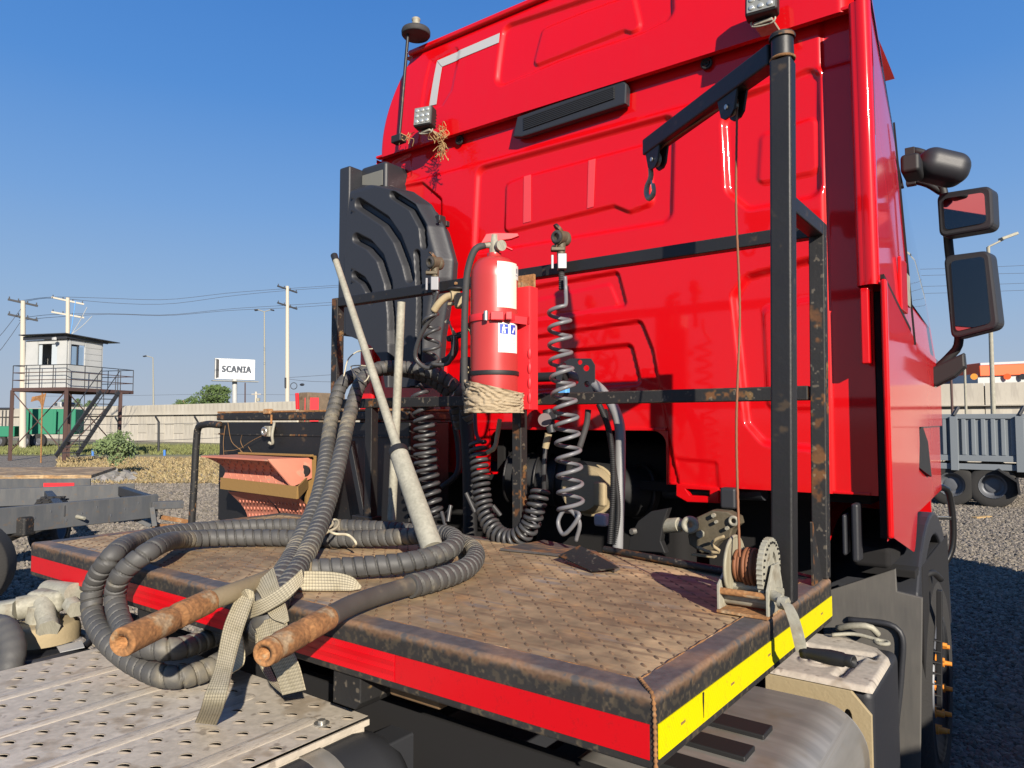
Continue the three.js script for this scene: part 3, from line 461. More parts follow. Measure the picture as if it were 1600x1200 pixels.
    const face = relief(lin(0, 1, n1), lin(ysD[0] + 1e-4, ysD[1] - 1e-4, n2), (u, y) => {
      const [lo, hi] = spanAt(y), x = lo + (hi - lo) * u; let z = 0; for (const [g, w] of GP) { let d = 9; for (let i = 0; i < g.length - 1; i++) d = Math.min(d, segd([x, y], g[i], g[i + 1])); z -= .045 * (1 - sstep(w * .55, w * 1.7, d)); }
      const e = Math.min((hi - x), ysD[1] - y); z -= .07 * (1 - sstep(0, .075, e)) ** 1.5;
      return [x, y, -fD + z - .03 * (x - xsD[0])];
    });
    const du = part(truck, 'intake_duct', face, M.plastic, 'black moulded air intake duct with curved grooves');
    const body = extr(inset(O, .03), .09); body.translate(0, 0, -fD - .155); part(du, 'duct_body', body, M.plastic);
    const a = P(541, 262, { f: fD }), b = P(541, 520, { f: fD });
    part(du, 'duct_side_grille', [boxMM(a.x - .07, a.x + .015, P(541, 522, { f: fD }).y, P(541, 258, { f: fD }).y, fD + .01, fD + .30, .012), boxMM(a.x, a.x + .20, P(541, 300, { f: fD }).y, P(541, 254, { f: fD }).y, fD + .10, fD + .28, .02)], M.plastic);
    part(du, 'duct_filter_pad', boxMM(a.x + .02, a.x + .18, P(541, 292, { f: fD }).y, P(541, 268, { f: fD }).y, fD + .094, fD + .099, .002), std({ color: sc(.40, .40, .38), roughness: .9 }));
    part(du, 'duct_clip', [box(P(688, 348, { f: fD + .10 }), .035, .07, .05, .008), bolt(P(686, 346, { f: fD + .06 }), new V3(0, 0, 1), .010, .01), box(P(698, 350, { f: fD + .14 }), .02, .03, .03, .006)], M.plasticDark);
    for (const y of [310, 330, 420, 440]) part(du, 'rivet', bolt(P(550, y, { f: fD - .004 }), new V3(0, 0, 1), .006, .004), M.plasticDark);
  }
  // things between platform and cab
  const Q = (px, py, f) => P(px, py, { f });
  const ac = part(truck, 'air_filter', [cyl(Q(905, 760, 2.75), Q(1010, 770, 3.05), .115, .115, 32), cyl(Q(800, 745, 2.85), Q(905, 755, 2.95), .12, .12, 32)], M.plasticDark);
  part(ac, 'filter_end', [cyl(Q(908, 762, 2.66), Q(925, 766, 2.76), .10, .105, 28), torus(Q(925, 766, 2.76), .108, .008, Q(925, 766, 2.76).sub(Q(908, 762, 2.66)), 28), box(Q(938, 772, 2.62), .055, .10, .03, .01)], M.tan);
  part(truck, 'filter_band', torus(Q(1000, 768, 3.02), .12, .012, Q(1010, 770, 3.05).sub(Q(905, 760, 2.75)), 28), M.black);
  part(truck, 'ribbed_cover', [...lin(0, 1, 6).map(t => torus(Q(800 + 90 * t, 745 + 8 * t, 2.83 + .1 * t), .122, .006, Q(905, 755, 2.95).sub(Q(800, 745, 2.85)), 24))], M.black);
  part(truck, 'conduit_pipe', sweep([Q(880, 580, 2.5), Q(925, 598, 2.45), Q(952, 625, 2.4), Q(967, 660, 2.37), Q(969, 720, 2.35), Q(967, 800, 2.33), Q(965, 862, 2.32)], .020, .02, 14), std({ color: sc(.50, .50, .50), roughness: .45 }));
  part(truck, 'corrugated_hose', sweep([Q(936, 632, 2.34), Q(948, 660, 2.32), Q(956, 700, 2.3), Q(958, 760, 2.3), Q(953, 850, 2.3)], s => .0105 + .0018 * Math.sin(s * 900), .0018, 10), M.plasticDark);
  part(truck, 'corrugated_hose', sweep([Q(945, 640, 2.35), Q(958, 720, 2.32), Q(966, 790, 2.31), Q(962, 850, 2.31)], s => .009 + .0015 * Math.sin(s * 900), .0018, 10), M.plasticDark);
  part(truck, 'fluid_reservoir', [box(Q(941, 812, 2.5), .055, .05, .05, .012)], std({ color: sc(.62, .62, .66), roughness: .3 }));
  part(truck, 'cab_suspension_bracket', (() => { const e = extr(poly([[985, 858], [988, 838], [1000, 815], [1020, 800], [1045, 795], [1038, 815], [1033, 845], [1040, 862]], 2.6), .03, [], .004); e.translate(0, 0, -2.62); return [e]; })(), M.plasticDark);
  part(truck, 'bracket_bolt', [bolt(Q(992, 830, 2.575), new V3(-.3, 0, 1), .013, .02)], M.steel);
  part(truck, 'shock_absorber', [cyl(Q(1036, 822, 2.62), Q(1062, 820, 2.6), .028, .028, 20), torus(Q(1078, 820, 2.58), .022, .012, new V3(.4, 0, 1), 20), cyl(Q(1060, 820, 2.6), Q(1078, 820, 2.59), .02, .02, 16)], M.dustMetal);
  const lock = part(truck, 'cab_lock', (() => { const e = extr(poly([[1086, 812], [1112, 800], [1135, 802], [1150, 810], [1152, 818], [1142, 826], [1138, 838], [1120, 846], [1110, 858], [1095, 862], [1078, 850], [1076, 838]], 2.62), .05, [], .006); e.translate(0, 0, -2.68); return e; })(), M.grime, 'dusty cab lock casting');
  for (const [px, py, r] of [[1116, 805, .009], [1137, 825, .008], [1095, 834, .016], [1120, 815, .007]]) part(lock, 'lock_bolt', bolt(Q(px, py, 2.612), new V3(0, 0, 1), r, .012), M.dustMetal);
  part(lock, 'lock_eye', torus(Q(1146, 814, 2.612), .014, .006, new V3(0, 0, 1), 20), M.dustMetal);
  part(truck, 'lock_lever', [sweep([Q(1090, 855, 2.58), Q(1108, 862, 2.57), Q(1125, 862, 2.57), Q(1112, 850, 2.56), Q(1120, 842, 2.56), Q(1132, 838, 2.56)], .006, .01, 8), box(Q(1100, 868, 2.6), .09, .008, .03, .003)], M.tan);
  part(truck, 'crossbar', [cyl(Q(1040, 770, 2.95), Q(1195, 772, 2.8), .025, .025, 12), box(Q(1140, 778, 2.7), .06, .08, .05, .01)], M.darkSteel);
  part(truck, 'perforated_bracket', (() => { const e = extr(poly([[868, 622], [868, 572], [890, 560], [922, 560], [928, 570], [928, 615], [900, 624]], 2.42), .006, [[[890, 592], 14], [[915, 575], 5], [[916, 600], 5], [[880, 570], 4], [[905, 566], 4]].map(([c, r]) => lin(0, 1, 14).slice(0, 14).map(t => W(c[0] + r * Math.cos(-t * 6.283), c[1] + r * Math.sin(-t * 6.283), 2.42)))); e.translate(0, 0, -2.43); return e; })(), M.darkSteel);
  part(truck, 'blue_connector', box(Q(881, 611, 2.33), .04, .03, .03, .006), M.blue);
  part(truck, 'cross_tube', cyl(Q(830, 590, 2.45), Q(885, 588, 2.45), .02, .02, 16), M.plasticDark);
  // catwalk plate with raised slots
  const YP = 1.0, plateX = [-2.375, -1.31];
  {
    const x0 = plateX[0], x1 = plateX[1], f1 = 1.197, f0 = .30;
    const holes = [], cen = [];
    const rows = 14, pitchF = .066, pitchX = .062;
    for (let i = 0; i < 17; i++) for (let j = 0; j < rows; j++) {
      const x = x0 + .045 + i * pitchX, f = f1 - .04 - j * pitchF - (i % 2) * pitchF / 2; const band = (x - x0) / (x1 - x0);
      if (i % 4 === 3 || f < f0 + .03) continue; cen.push([x, f]);
    }
    const ell = (x, f, a, b) => lin(0, 1, 14).slice(0, 14).map(t => [x + Math.cos(t * 6.2832) * a * .87 - Math.sin(t * 6.2832) * b * .5, f + Math.cos(t * 6.2832) * a * .5 + Math.sin(t * 6.2832) * b * .87]);
    for (const [x, f] of cen) { const h = []; for (let k = 0; k <= 8; k++) { const u = (k / 8 * 2 - 1) * .0150; h.push([u, -.0030 * Math.sqrt(Math.max(0, 1 - (u / .0150) ** 2))]); } for (let k = 8; k >= 0; k--) { const t = k / 8 * 2 - 1; h.push([t * .0150, .0003 + .0120 * Math.sqrt(Math.max(0, 1 - t * t))]); } holes.push(h.map(([u, v]) => [x + u * .87 - v * .5, f + u * .5 + v * .87]).reverse()); }
    const e = extr([[x0, f0], [x1, f0], [x1, f1], [x0, f1]], .0007, holes); e.rotateX(-Math.PI / 2); e.translate(0, YP - .0007, 0);
    const uvq = boxUV(e);
    const plate = part(truck, 'catwalk_plate', uvq, M.alu, 'dusty perforated catwalk plate over the chassis');
    // lips
    const lip = (() => { const pos = [], idx = [], n = 12; const add = (rows, fn) => { const b = pos.length / 3; for (let i = 0; i <= n; i++) for (let k = 0; k <= rows; k++) { const [u, y, v] = fn(i / n * 2 - 1, k / rows); pos.push(u * .87 - v * .5, y, -(u * .5 + v * .87)); } for (let i = 0; i < n; i++) for (let k = 0; k < rows; k++) { const p = b + i * (rows + 1) + k, q = p + rows + 1; idx.push(p, q, p + 1, q, q + 1, p + 1); } };
      add(5, (u, w) => { const r = Math.sqrt(Math.max(0, 1 - u * u)); return [u * .0165, .0002 + .0024 * (1 - u * u) * sstep(0, .8, w), -.0105 * (1 - w) * r - .0032 * r * w]; });
      add(3, (u, w) => { const r = Math.sqrt(Math.max(0, 1 - u * u)); return [u * .0165, .0002 + .0007 * (1 - u * u) * (1 - w), (.0124 + .004 * w) * r]; });
      const g = new THREE.BufferGeometry(); g.setAttribute('position', new THREE.Float32BufferAttribute(pos, 3)); g.setAttribute('uv', new THREE.Float32BufferAttribute(new Float32Array(pos.length / 3 * 2), 2)); g.setIndex(idx); g.computeVertexNormals(); return g; })();
    for (const [x, f] of cen) { const m = finish(new THREE.Mesh(lip, M.alu)); m.name = 'slot_lip'; m.position.copy(V(x, YP, f).sub(ROOT.get(truck))); plate.add(m); }
    // pressed beads between the slot columns
    for (let i = 3; i < 17; i += 4) { const x = x0 + .045 + i * pitchX; part(plate, 'pressed_bead', (() => { const g = new THREE.CapsuleGeometry(.024, .70, 6, 20); g.rotateX(Math.PI / 2); g.scale(1, .17, 1); g.translate(x, YP - .0005, -.74); return g; })(), M.alu); }
    for (const [x, f] of [[-1.36, 1.10], [-2.33, 1.10]]) part(plate, 'plate_bolt', [cyl(V(x, YP, f), V(x, YP + .004, f), .018, .018, 20), bolt(V(x, YP + .004, f), UP, .010, .007)], M.steel);
    part(plate, 'plate_flange', [boxMM(x1 - .006, x1 - .001, YP - .045, YP - .009, f0, f1 - .01, .001), boxMM(x1 + .0015, x1 + .006, YP - .02, YP - .006, f0, f1, .001)], M.alu);
  }
  // air tank with strap next to the plate
  const at = part(truck, 'air_tank', lathe(V(-1.30, .84, .2), [[.001, 0], [.13, .0], [.135, .95], [.125, 1.0], [.10, 1.035], [.05, 1.055], [.001, 1.06]], 36, new V3(0, 0, -1)), M.darkSteel);
  part(at, 'tank_strap', cyl(V(-1.30, .84, 1.00), V(-1.30, .84, 1.055), .138, .138, 40), M.brushed);
  part(truck, 'dusty_bracket', [(() => { const e = extr([[-1.20, 1.12], [-1.02, 1.23], [-.96, 1.18], [-1.10, 1.06], [-1.21, 1.08]], .012, [], .003); e.rotateX(-Math.PI / 2); e.translate(0, .865, 0); return boxUV(e); })(), boxMM(-1.22, -1.02, .78, .86, 1.17, 1.19, .004), bolt(V(-1.16, .82, 1.165), new V3(0, 0, 1), .02, .02)], M.edge);
  part(truck, 'lower_bracket', (() => { const e = extr([[-1.15, .80], [-.90, .83], [-.78, .78], [-.70, .66], [-1.15, .60]], .012, [lin(0, 1, 14).slice(0, 14).map(t => [-.93 + .035 * Math.cos(-t * 6.283), .74 + .035 * Math.sin(-t * 6.283)])], .003); e.translate(0, 0, -1.12); return e; })(), M.darkSteel);
  // hydraulic coupling block and swivel beside the plate
  const hy = (px, py, y) => P(px, py, { y });
  {
    const c = hy(66, 985, 1.02);
    const b = part(truck, 'hydraulic_swivel', lathe(c, [[.001, .03], [.095, .03], [.105, .022], [.11, 0], [.11, -.03]], 40), M.tan, 'dusty hydraulic coupling on a round base');
    const c2 = c.clone().add(new V3(0, .085, 0));
    const R1 = CR.clone(), D1 = new V3(-Math.sin(YAW), 0, -Math.cos(YAW));
    const at2 = (x, y, d) => c2.clone().addScaledVector(R1, x).addScaledVector(D1, d).add(new V3(0, y, 0));
    part(b, 'coupling_body', [cyl(at2(-.07, -.01, -.02), at2(.05, .01, .05), .038, .034, 18), cyl(at2(-.05, .02, .10), at2(.09, .03, .02), .036, .034, 18), box(at2(0, .005, .04), .12, .07, .10, .02, YAW), cyl(at2(.0, 0, 0), at2(.055, -.045, -.06), .032, .028, 18)], M.dustMetal);
    part(b, 'coupling_nut', [cyl(at2(.055, -.045, -.06), at2(.075, -.058, -.085), .034, .034, 6), cyl(at2(.09, .0, -.0), at2(.125, -.01, -.03), .028, .028, 6), cyl(at2(-.16, -.02, -.03), at2(-.07, -.01, -.02), .030, .034, 6), cyl(at2(-.26, -.035, -.05), at2(-.16, -.02, -.03), .026, .026, 16)], M.dustMetal);
    part(b, 'neck', [cyl(c.clone(), c2, .05, .045, 20)], M.dustMetal);
    part(truck, 'tank_cover', [boxMM(c.x - .35, c.x + .27, .86, .97, c.z * -1 - .35, -c.z + .10, .03)], M.plastic);
    part(truck, 'cover_ridge', [torus(new V3(c.x - .02, .972, c.z + .06), .20, .012, UP, 40)], M.plastic);
    part(truck, 'name_plate', (() => { const e = extr([hy(88, 1010, .985), hy(128, 1002, .985), hy(132, 1012, .985), hy(94, 1020, .985)].map(p => [p.x, -p.z]), .002); e.rotateX(-Math.PI / 2); e.translate(0, .985, 0); return e; })(), M.tapeW);
  }
  part(truck, 'filler_hose', sweep([P(-60, 990, { d: 2.2 }), P(-15, 978, { d: 2.2 }), P(10, 985, { d: 2.15 }), P(20, 1015, { d: 2.1 }), P(12, 1060, { d: 2.05 })], s => .034 + .003 * Math.abs(((s / .03) % 1) - .5), .004, 16), M.hose);
  // fuel tank
  {
    const o = []; const x0 = -1.02, x1 = -.425, y0 = .30, y1 = .865, r = .13; const cs = [[x1 - r, y1 - r, 0], [x0 + r, y1 - r, 1], [x0 + r, y0 + r, 2], [x1 - r, y0 + r, 3]];
    for (const [cx, cy, q] of cs) for (let k = 0; k <= 10; k++) { const a = (q + k / 10) * Math.PI / 2; o.push([cx + Math.cos(a) * r, cy + Math.sin(a) * r]); }
    const e = extr(o, 1.32, [], .008); e.translate(0, 0, -2.29); const ft = part(truck, 'fuel_tank', boxUV(toCreasedNormals(e, .5)), M.brushed, 'brushed metal fuel tank with dark straps');
    const ring = (f, w, m, nm, k = .006) => { const q = extr(o.map(p => [p[0] + (p[0] - (x0 + x1) / 2) * .02, p[1] + (p[1] - .58) * .02]), w, [o.map(p => [p[0], p[1]]).reverse()]); q.translate(0, 0, -f); part(ft, nm, toCreasedNormals(q, .5), m); };
    ring(2.19, .06, M.black, 'tank_strap'); ring(1.45, .06, M.black, 'tank_strap'); ring(2.298, .012, M.brushed, 'tank_rim');
    for (let k = 0; k < 3; k++) part(ft, 'step_tread', boxMM(-.76, -.60, .868, .885, 1.62 + k * .15, 1.70 + k * .15, .004), M.plasticDark);
  }
  // battery box with pressed lid
  {
    const YB = .90, x0 = -.74, x1 = -.425, f0 = 2.40, f1 = 2.90;
    const bb = part(truck, 'battery_box', [boxMM(x0, x1, .25, YB - .012, f0 + .02, f1, .03)], M.plastic, 'grey plastic battery box under a pressed metal lid');
    part(bb, 'box_end_plate', (() => { const e = extr([[x0, .25], [x1 - .005, .25], [x1 - .005, YB - .08], [x1 - .06, YB - .02], [x0, YB - .02]], .01, [lin(0, 1, 12).slice(0, 12).map(t => [x1 - .07 + .014 * Math.cos(-t * 6.283), YB - .10 + .028 * Math.sin(-t * 6.283)])], .002); e.translate(0, 0, -f0 - .01); return e; })(), M.tan);
    const lidP = (x, f) => { let y = YB; const u = (x - x0) / (x1 - x0), v = (f - f0) / (f1 - f0); const d1 = sdPoly([[.12, .60], [.30, .56], [.74, .66], [.86, .60], [.86, .74], [.30, .70], [.12, .72]], u, v); y -= .014 * (1 - sstep(-.03, .02, d1)); const d2 = sdPoly([[.60, .12], [.70, .12], [.76, .6], [.64, .6]], u, v); y -= .012 * (1 - sstep(-.03, .02, d2)); const r = Math.hypot((u - .36) * 1.0, (v - .34) * 1.5); y += .005 * Math.sin(r * 55) * (1 - sstep(.16, .22, r)); y -= .02 * (1 - sstep(0, .06, Math.min(1 - u, v) + .02)); return [x, y, -f]; };
    part(bb, 'box_lid', relief(lin(x0, x1, 50), lin(f0, f1, 70), (x, f) => { const cut = Math.max(0, (x - (x1 - .07)) + (f - (f1 - .10))); return lidP(x - cut * .35, f - cut * .35); }, false), M.alu);
    part(bb, 'lid_latch', [sweep([V(x0 + .10, YB + .012, f1 - .03), V(x0 + .17, YB + .02, f1 + .0), V(x1 - .06, YB + .015, f1 - .01)], .007, .01, 8), torus(V(x1 - .05, YB + .012, f1 - .02), .022, .007, UP, 20)], M.galv);
  }
}

// ---------------------------------------------------------------- service platform with rack
const YD = H - .44, DX0 = -2.99, DX1 = -.49, DF0 = 1.08, DF1 = 2.17;
const plat = thing('service_platform', 'rusty steel service platform with a black pipe rack behind the red cab', 'platform', V(-1.74, .95, 1.6));
{
  const bw = .055, th = .12, DXr = f => -.510 + .027 * (f - DF0) / 1.09;
  const rail = (a, b, inner) => {};                                         // frame members, mitred at the corners
  const frame = (x0, x1, f0, f1, long) => boxMM(x0, x1, YD - th, YD, f0, f1, .009);
  const prof = [[bw, YD, 0], [.010, YD, .044]]; for (let k = 1; k <= 6; k++) { const a = k / 6 * Math.PI / 2; prof.push([.010 - .010 * Math.sin(a), YD - .010 + .010 * Math.cos(a), .044 + .016 * k / 6]); } prof.push([0, YD - th + .006, .063 + .084], [.003, YD - th + .001, .151], [.006, YD - th, .152], [.05, YD - th, .155]);
  const wrap = (n, fn) => { const pos = [], uv = [], idx = [], m = prof.length; for (let i = 0; i <= n; i++) for (const [o, y, s] of prof) { const [x, f, l] = fn(i / n, o); const dent = .0012 * (N2((l * .35) % 1, .2 + o * 3) - .5); pos.push(x, y + dent, -f); uv.push(l, s); } for (let i = 0; i < n; i++) for (let k = 0; k < m - 1; k++) { const a = i * m + k, b = a + m; idx.push(a, a + 1, b, b, a + 1, b + 1); } const g = new THREE.BufferGeometry(); g.setAttribute('position', new THREE.Float32BufferAttribute(pos, 3)); g.setAttribute('uv', new THREE.Float32BufferAttribute(uv, 2)); g.setIndex(idx); g.computeVertexNormals(); return g; };
  part(plat, 'edge_beam', wrap(120, (t, o) => { const x = DX0 + o * .2 + (DXr(DF0) - o - DX0 - o * .2) * t; return [x, DF0 + o, x + 5]; }), M.edgeWrap, 'rear edge beam of the platform');
  part(plat, 'edge_beam', wrap(60, (t, o) => { const f = DF0 + o + (DF1 - DF0 - o) * t; return [DXr(f) - o, f, f + 3.3]; }), M.edgeWrap, 'right edge beam of the platform');
  part(plat, 'edge_beam', frame(DX0 - .001, DX0 + bw, DF0 + bw + .001, DF1), M.edge);
  part(plat, 'edge_beam', frame(DX0 + bw + .001, -1.36, DF1 - bw, DF1 - .001), M.edge);
  // weld bead at the mitre
  part(plat, 'weld_bead', [sweep([V(DXr(DF0) - bw, YD + .001, DF0 + bw), V(DXr(DF0) - bw * .5, YD + .0015, DF0 + bw * .45), V(DXr(DF0) - .006, YD - .002, DF0 + .004), V(DXr(DF0) - .001, YD - .03, DF0 - .001), V(DXr(DF0), YD - th, DF0)], s => .0032 + .0012 * Math.sin(s * 700), .003, 8), sweep([V(DXr(DF0 + bw) - bw, YD - .001, DF0 + bw), V(DXr(1.5) - bw, YD, 1.5), V(DXr(DF1 - .1) - bw, YD - .001, DF1 - .1)], s => .0018 + .0014 * Math.sin(s * 90) * Math.sin(s * 41), .004, 6), sweep([V(DXr(DF0) - bw, YD - .001, DF0 + bw), V(-1.8, YD - .001, DF0 + bw), V(DX0 + bw, YD - .001, DF0 + bw)], s => .0014 + .001 * Math.sin(s * 80) * Math.sin(s * 37), .006, 6)], M.rust);
  // tread plate
  const dp = part(plat, 'tread_plate', [boxMM(DX0 + bw - .002, DX1 - bw + .010, YD - .012, YD - .003, DF0 + bw - .002, DF1 - .02, .001)], M.deck, 'rust brown diamond tread plate');
  {
    const a = .0125, pos = [], idx = [], n = 10; const lg = [];
    const one = (() => { pos.length = 0; pos.push(0, .0026, 0); for (let i = 0; i < n; i++) { const t = i / n * 6.2832; pos.push(Math.cos(t) * a * .6, .0022, Math.sin(t) * .0016); } for (let i = 0; i < n; i++) { const t = i / n * 6.2832; pos.push(Math.cos(t) * a, 0, Math.sin(t) * .0042); } for (let i = 0; i < n; i++) { const j = (i + 1) % n; idx.push(0, 1 + j, 1 + i, 1 + i, 1 + j, n + 1 + i, n + 1 + i, 1 + j, n + 1 + j); } const g = new THREE.BufferGeometry(); g.setAttribute('position', new THREE.Float32BufferAttribute(pos, 3)); g.setIndex(idx); g.computeVertexNormals(); return g; })();
    const spots = []; const px = .054, pf = .027;
    for (let j = 0; j * pf < DF1 - DF0 - bw - .05; j++) for (let i = 0; i * px < DX1 - DX0 - 2 * bw - .02; i++) spots.push([DX0 + bw + .02 + i * px + (j % 2) * px / 2, DF0 + bw + .02 + j * pf, rnd()]);
    const im = new THREE.InstancedMesh(one, std({ color: sc(.50, .40, .30), roughness: .9 }), spots.length), m = new THREE.Matrix4(), q = new THREE.Quaternion();
    spots.forEach(([x, f, r], i) => { q.setFromAxisAngle(UP, -.75 + (r - .5) * .12); m.compose(V(x, YD - .0031, f).sub(ROOT.get(plat)), q, new V3(1, .75 + .4 * r, 1)); im.setMatrixAt(i, m); const k = .6 + .5 * rnd(); im.setColorAt(i, new THREE.Color(k, k * .97, k * .94)); });
    im.name = 'tread_bumps'; im.userData.kind = 'stuff'; finish(im); plat.add(im);
  }
  // reflective tape
  for (const [x0, x1, m] of [[DX0 + .01, -2.45, M.tapeRed2], [-2.448, -1.80, M.tapeR], [-1.798, -1.10, M.tapeR], [-1.098, DXr(DF0) - .010, M.tapeRed2]]) { const tp = part(plat, 'red_tape', boxMM(x0, x1, YD - .103, YD - .047, DF0 - .0025, DF0 - .0005, 0), m, 'red reflective tape on the rear edge'); if (m === M.tapeR) for (const y of [YD - .066, YD - .086]) part(tp, 'tape_band', boxMM(x0, x1, y - .0045, y + .0045, DF0 - .0035, DF0 - .0026, 0), M.tapeRed2); }
  for (const [f0, f1] of [[DF0 + .008, 1.262], [1.264, 1.60], [1.602, DF1 - .003]]) part(plat, 'yellow_tape', bar(V(DXr(f0) + .0015, YD - .0745, f0), V(DXr(f1) + .0015, YD - .0745, f1), .002, .055, 0), M.tapeY, 'yellow reflective tape on the right edge');
  part(plat, 'tape_tear', (() => { const e = extr([[0, 0], [.006, 0], [.003, -.045]], .001); e.rotateY(Math.PI / 2); e.translate(DXr(1.26) + .0028, YD - .048, -1.262); return e; })(), M.gap);
  for (const f of [1.17, 1.40, 1.62, 1.86, 2.05]) part(plat, 'tape_mark', boxMM(DXr(f) + .0020, DXr(f) + .0034, YD - .075, YD - .071, f, f + .018, 0), M.ochre);
  // supports under the platform
  for (const [px, py] of [[540, 1030], [226, 945]]) {
    const c = P(px, py, { f: DF0 + .02 });
    part(plat, 'support_stub', (() => { const e = extr([[-.035, 0], [.05, 0], [.05, -.06], [.036, -.075], [-.036, -.075]], .10, [], .003); e.translate(c.x, YD - th - .001, -DF0 - .12); return boxUV(e); })(), M.blackRust);
  }
  part(plat, 'support_beam', [boxMM(-2.30, -2.22, .97, YD - .101, DF0 + .40, DF1, .004)], M.blackRust);
  part(plat, 'support_beam', [boxMM(-1.30, -1.22, .97, YD - .101, DF0 + .40, DF1, .004)], M.blackRust);
  part(plat, 'wood_block', [boxMM(-1.18, -1.03, YD - .165, YD - .101, DF0 + .06, DF0 + .30, .006)], std({ map: T.deck, color: sc(.62, .58, .54), roughness: .9 }));
  part(plat, 'far_beam', boxMM(DX0 + bw, DX1 - bw, YD - .10, YD - .014, 1.60, 1.66, .003), M.black);
  // loose-looking kick plates on the front edge
  part(plat, 'kick_plate', (() => { const e = extr([[782, 858], [850, 845], [930, 862], [968, 888], [960, 892], [900, 872], [860, 866]].map(a => { const p = P(a[0], a[1], { y: YD + .004 }); return [p.x, -p.z]; }), .006, [], .001); e.rotateX(-Math.PI / 2); e.translate(0, YD + .0005, 0); return boxUV(e); })(), M.edge);
  part(plat, 'bent_flap', (() => { const a = P(872, 868, { y: YD + .02 }), b = P(906, 852, { y: YD + .055 }), c = P(966, 886, { y: YD + .02 }), d = P(925, 892, { y: YD + .006 }); return ribbon([a, b], [d, c], .005, 4); })(), M.blackRust);
  part(plat, 'front_angle', [cyl(P(945, 858, { f: 2.15 }), P(1152, 896, { f: 2.02 }), .011, .011, 12), bar(P(960, 877, { f: 2.16 }), P(1140, 908, { f: 2.03 }), .005, .05, .001), bar(P(960, 893, { f: 2.13 }), P(1132, 915, { f: 2.0 }), .03, .006, .001)], M.blackRust);
  // rack: posts and rails (square tube .04)
  const FRk = 2.17, s = .042, yT = P(1262, 352, { f: FRk }).y - s / 2, yM = P(1100, 618, { f: FRk }).y;
  const xR = -.508, xL = P(527, 560, { f: FRk }).x;
  part(plat, 'rack_post', bar(V(xR, YD, FRk), V(xR + .012, yT + s / 2, FRk), s, s, .004, new V3(0, 0, 1)), M.blackRust, 'right rack post with peeling paint');
  part(plat, 'rack_post', bar(V(xL, yM - s / 2, FRk), V(xL, yT + s / 2, FRk), s, s, .004, new V3(0, 0, 1)), M.blackRust);
  const xLeg = P(580, 720, { f: FRk }).x, xMid = P(812, 740, { f: FRk }).x;
  part(plat, 'rack_post', bar(V(xLeg, YD, FRk), V(xLeg, yM - s / 2, FRk), s, s, .004, new V3(0, 0, 1)), M.black);
  part(plat, 'rack_post', bar(V(xMid, YD - .15, FRk), V(xMid, yM - s / 2, FRk), s, s, .004, new V3(0, 0, 1)), M.blackRust);
  part(plat, 'rack_brace', bar(P(548, 690, { f: FRk + .05 }), P(570, 806, { f: FRk + .02 }), .03, .03, .003, new V3(0, 0, 1)), M.black);
  part(plat, 'rack_foot', boxMM(xLeg - .09, xLeg + .04, YD, YD + .03, FRk - .03, FRk + .03, .004), M.black);
  part(plat, 'rack_rail', bar(V(xL + s / 2, yT, FRk), V(xR + .012 - s / 2, yT, FRk), s, s, .004), M.black, 'upper rack rail');
  part(plat, 'rack_rail', bar(V(xL + s / 2, yM, FRk), V(xR - s / 2, yM, FRk), s, s, .004), M.blackRust, 'lower rack rail with rust patches');
  const FC = 1.83, xC = -.515, xCt = xC + .022;
  part(plat, 'side_rail', bar(V(xC + .016, yT, FC + .028), V(xR + .012, yT, FRk - s / 2), s, s, .004), M.black);
  part(plat, 'rack_gusset', (() => { const e = extr([[0, 0], [.10, 0], [.006, .17], [0, .17]], .006); e.rotateY(Math.PI / 2); e.translate(xR + .004, YD + .001, -FRk + .13 - .004); e.scale(1, 1, 1); return e; })(), M.blackRust);
  part(plat, 'rack_gusset', (() => { const e = extr([[0, 0], [.16, .0], [0, .02]], .03); e.translate(xR - .17, YD + .001, -FRk); return e; })(), M.blackRust);
  part(plat, 'rail_plate', (() => { const p = P(820, 446, { f: FRk - .04 }); return [box(p, .09, .075, .012, .002), bolt(P(713, 443, { f: FRk - .022 }), new V3(0, 0, 1), .007, .006)]; })(), M.rust);

  // ---- swivel crane
  const cr = thing('swivel_crane', 'black swivel davit crane with pulleys clamped to the platform corner', 'crane', V(xC, YD, FC));
  const yTop = P(1218, 97, { f: FC }).y, pw = .053;
  part(cr, 'crane_post', bar(V(xC, YD + .0, FC), V(xCt, yTop, FC), pw, pw, .007, new V3(0, 0, 1)), M.black);
  part(cr, 'swivel_sleeve', [cyl(V(xCt, yTop + .004, FC), V(xCt, yTop + .056, FC), .028, .027, 24)], M.black);
  part(cr, 'swivel_collar', [torus(V(xCt, yTop + .004, FC), .028, .004, UP, 28)], M.rust);
  part(cr, 'swivel_cap', [cyl(V(xCt, yTop + .056, FC), V(xCt, yTop + .064, FC), .032, .032, 28), torus(V(xCt, yTop + .065, FC), .026, .005, UP, 28)], M.blackRust);
  const yA = yTop + .030, ad = new V3(-Math.sin(54.7 * Math.PI / 180), 0, -Math.cos(54.7 * Math.PI / 180));
  const A = t => V(xCt, yA, FC).addScaledVector(ad, t), AL = .69;
  part(cr, 'crane_arm', bar(A(.028), A(AL), .048, .056, .005), M.black);
  const sd = new V3().crossVectors(ad, UP).normalize();
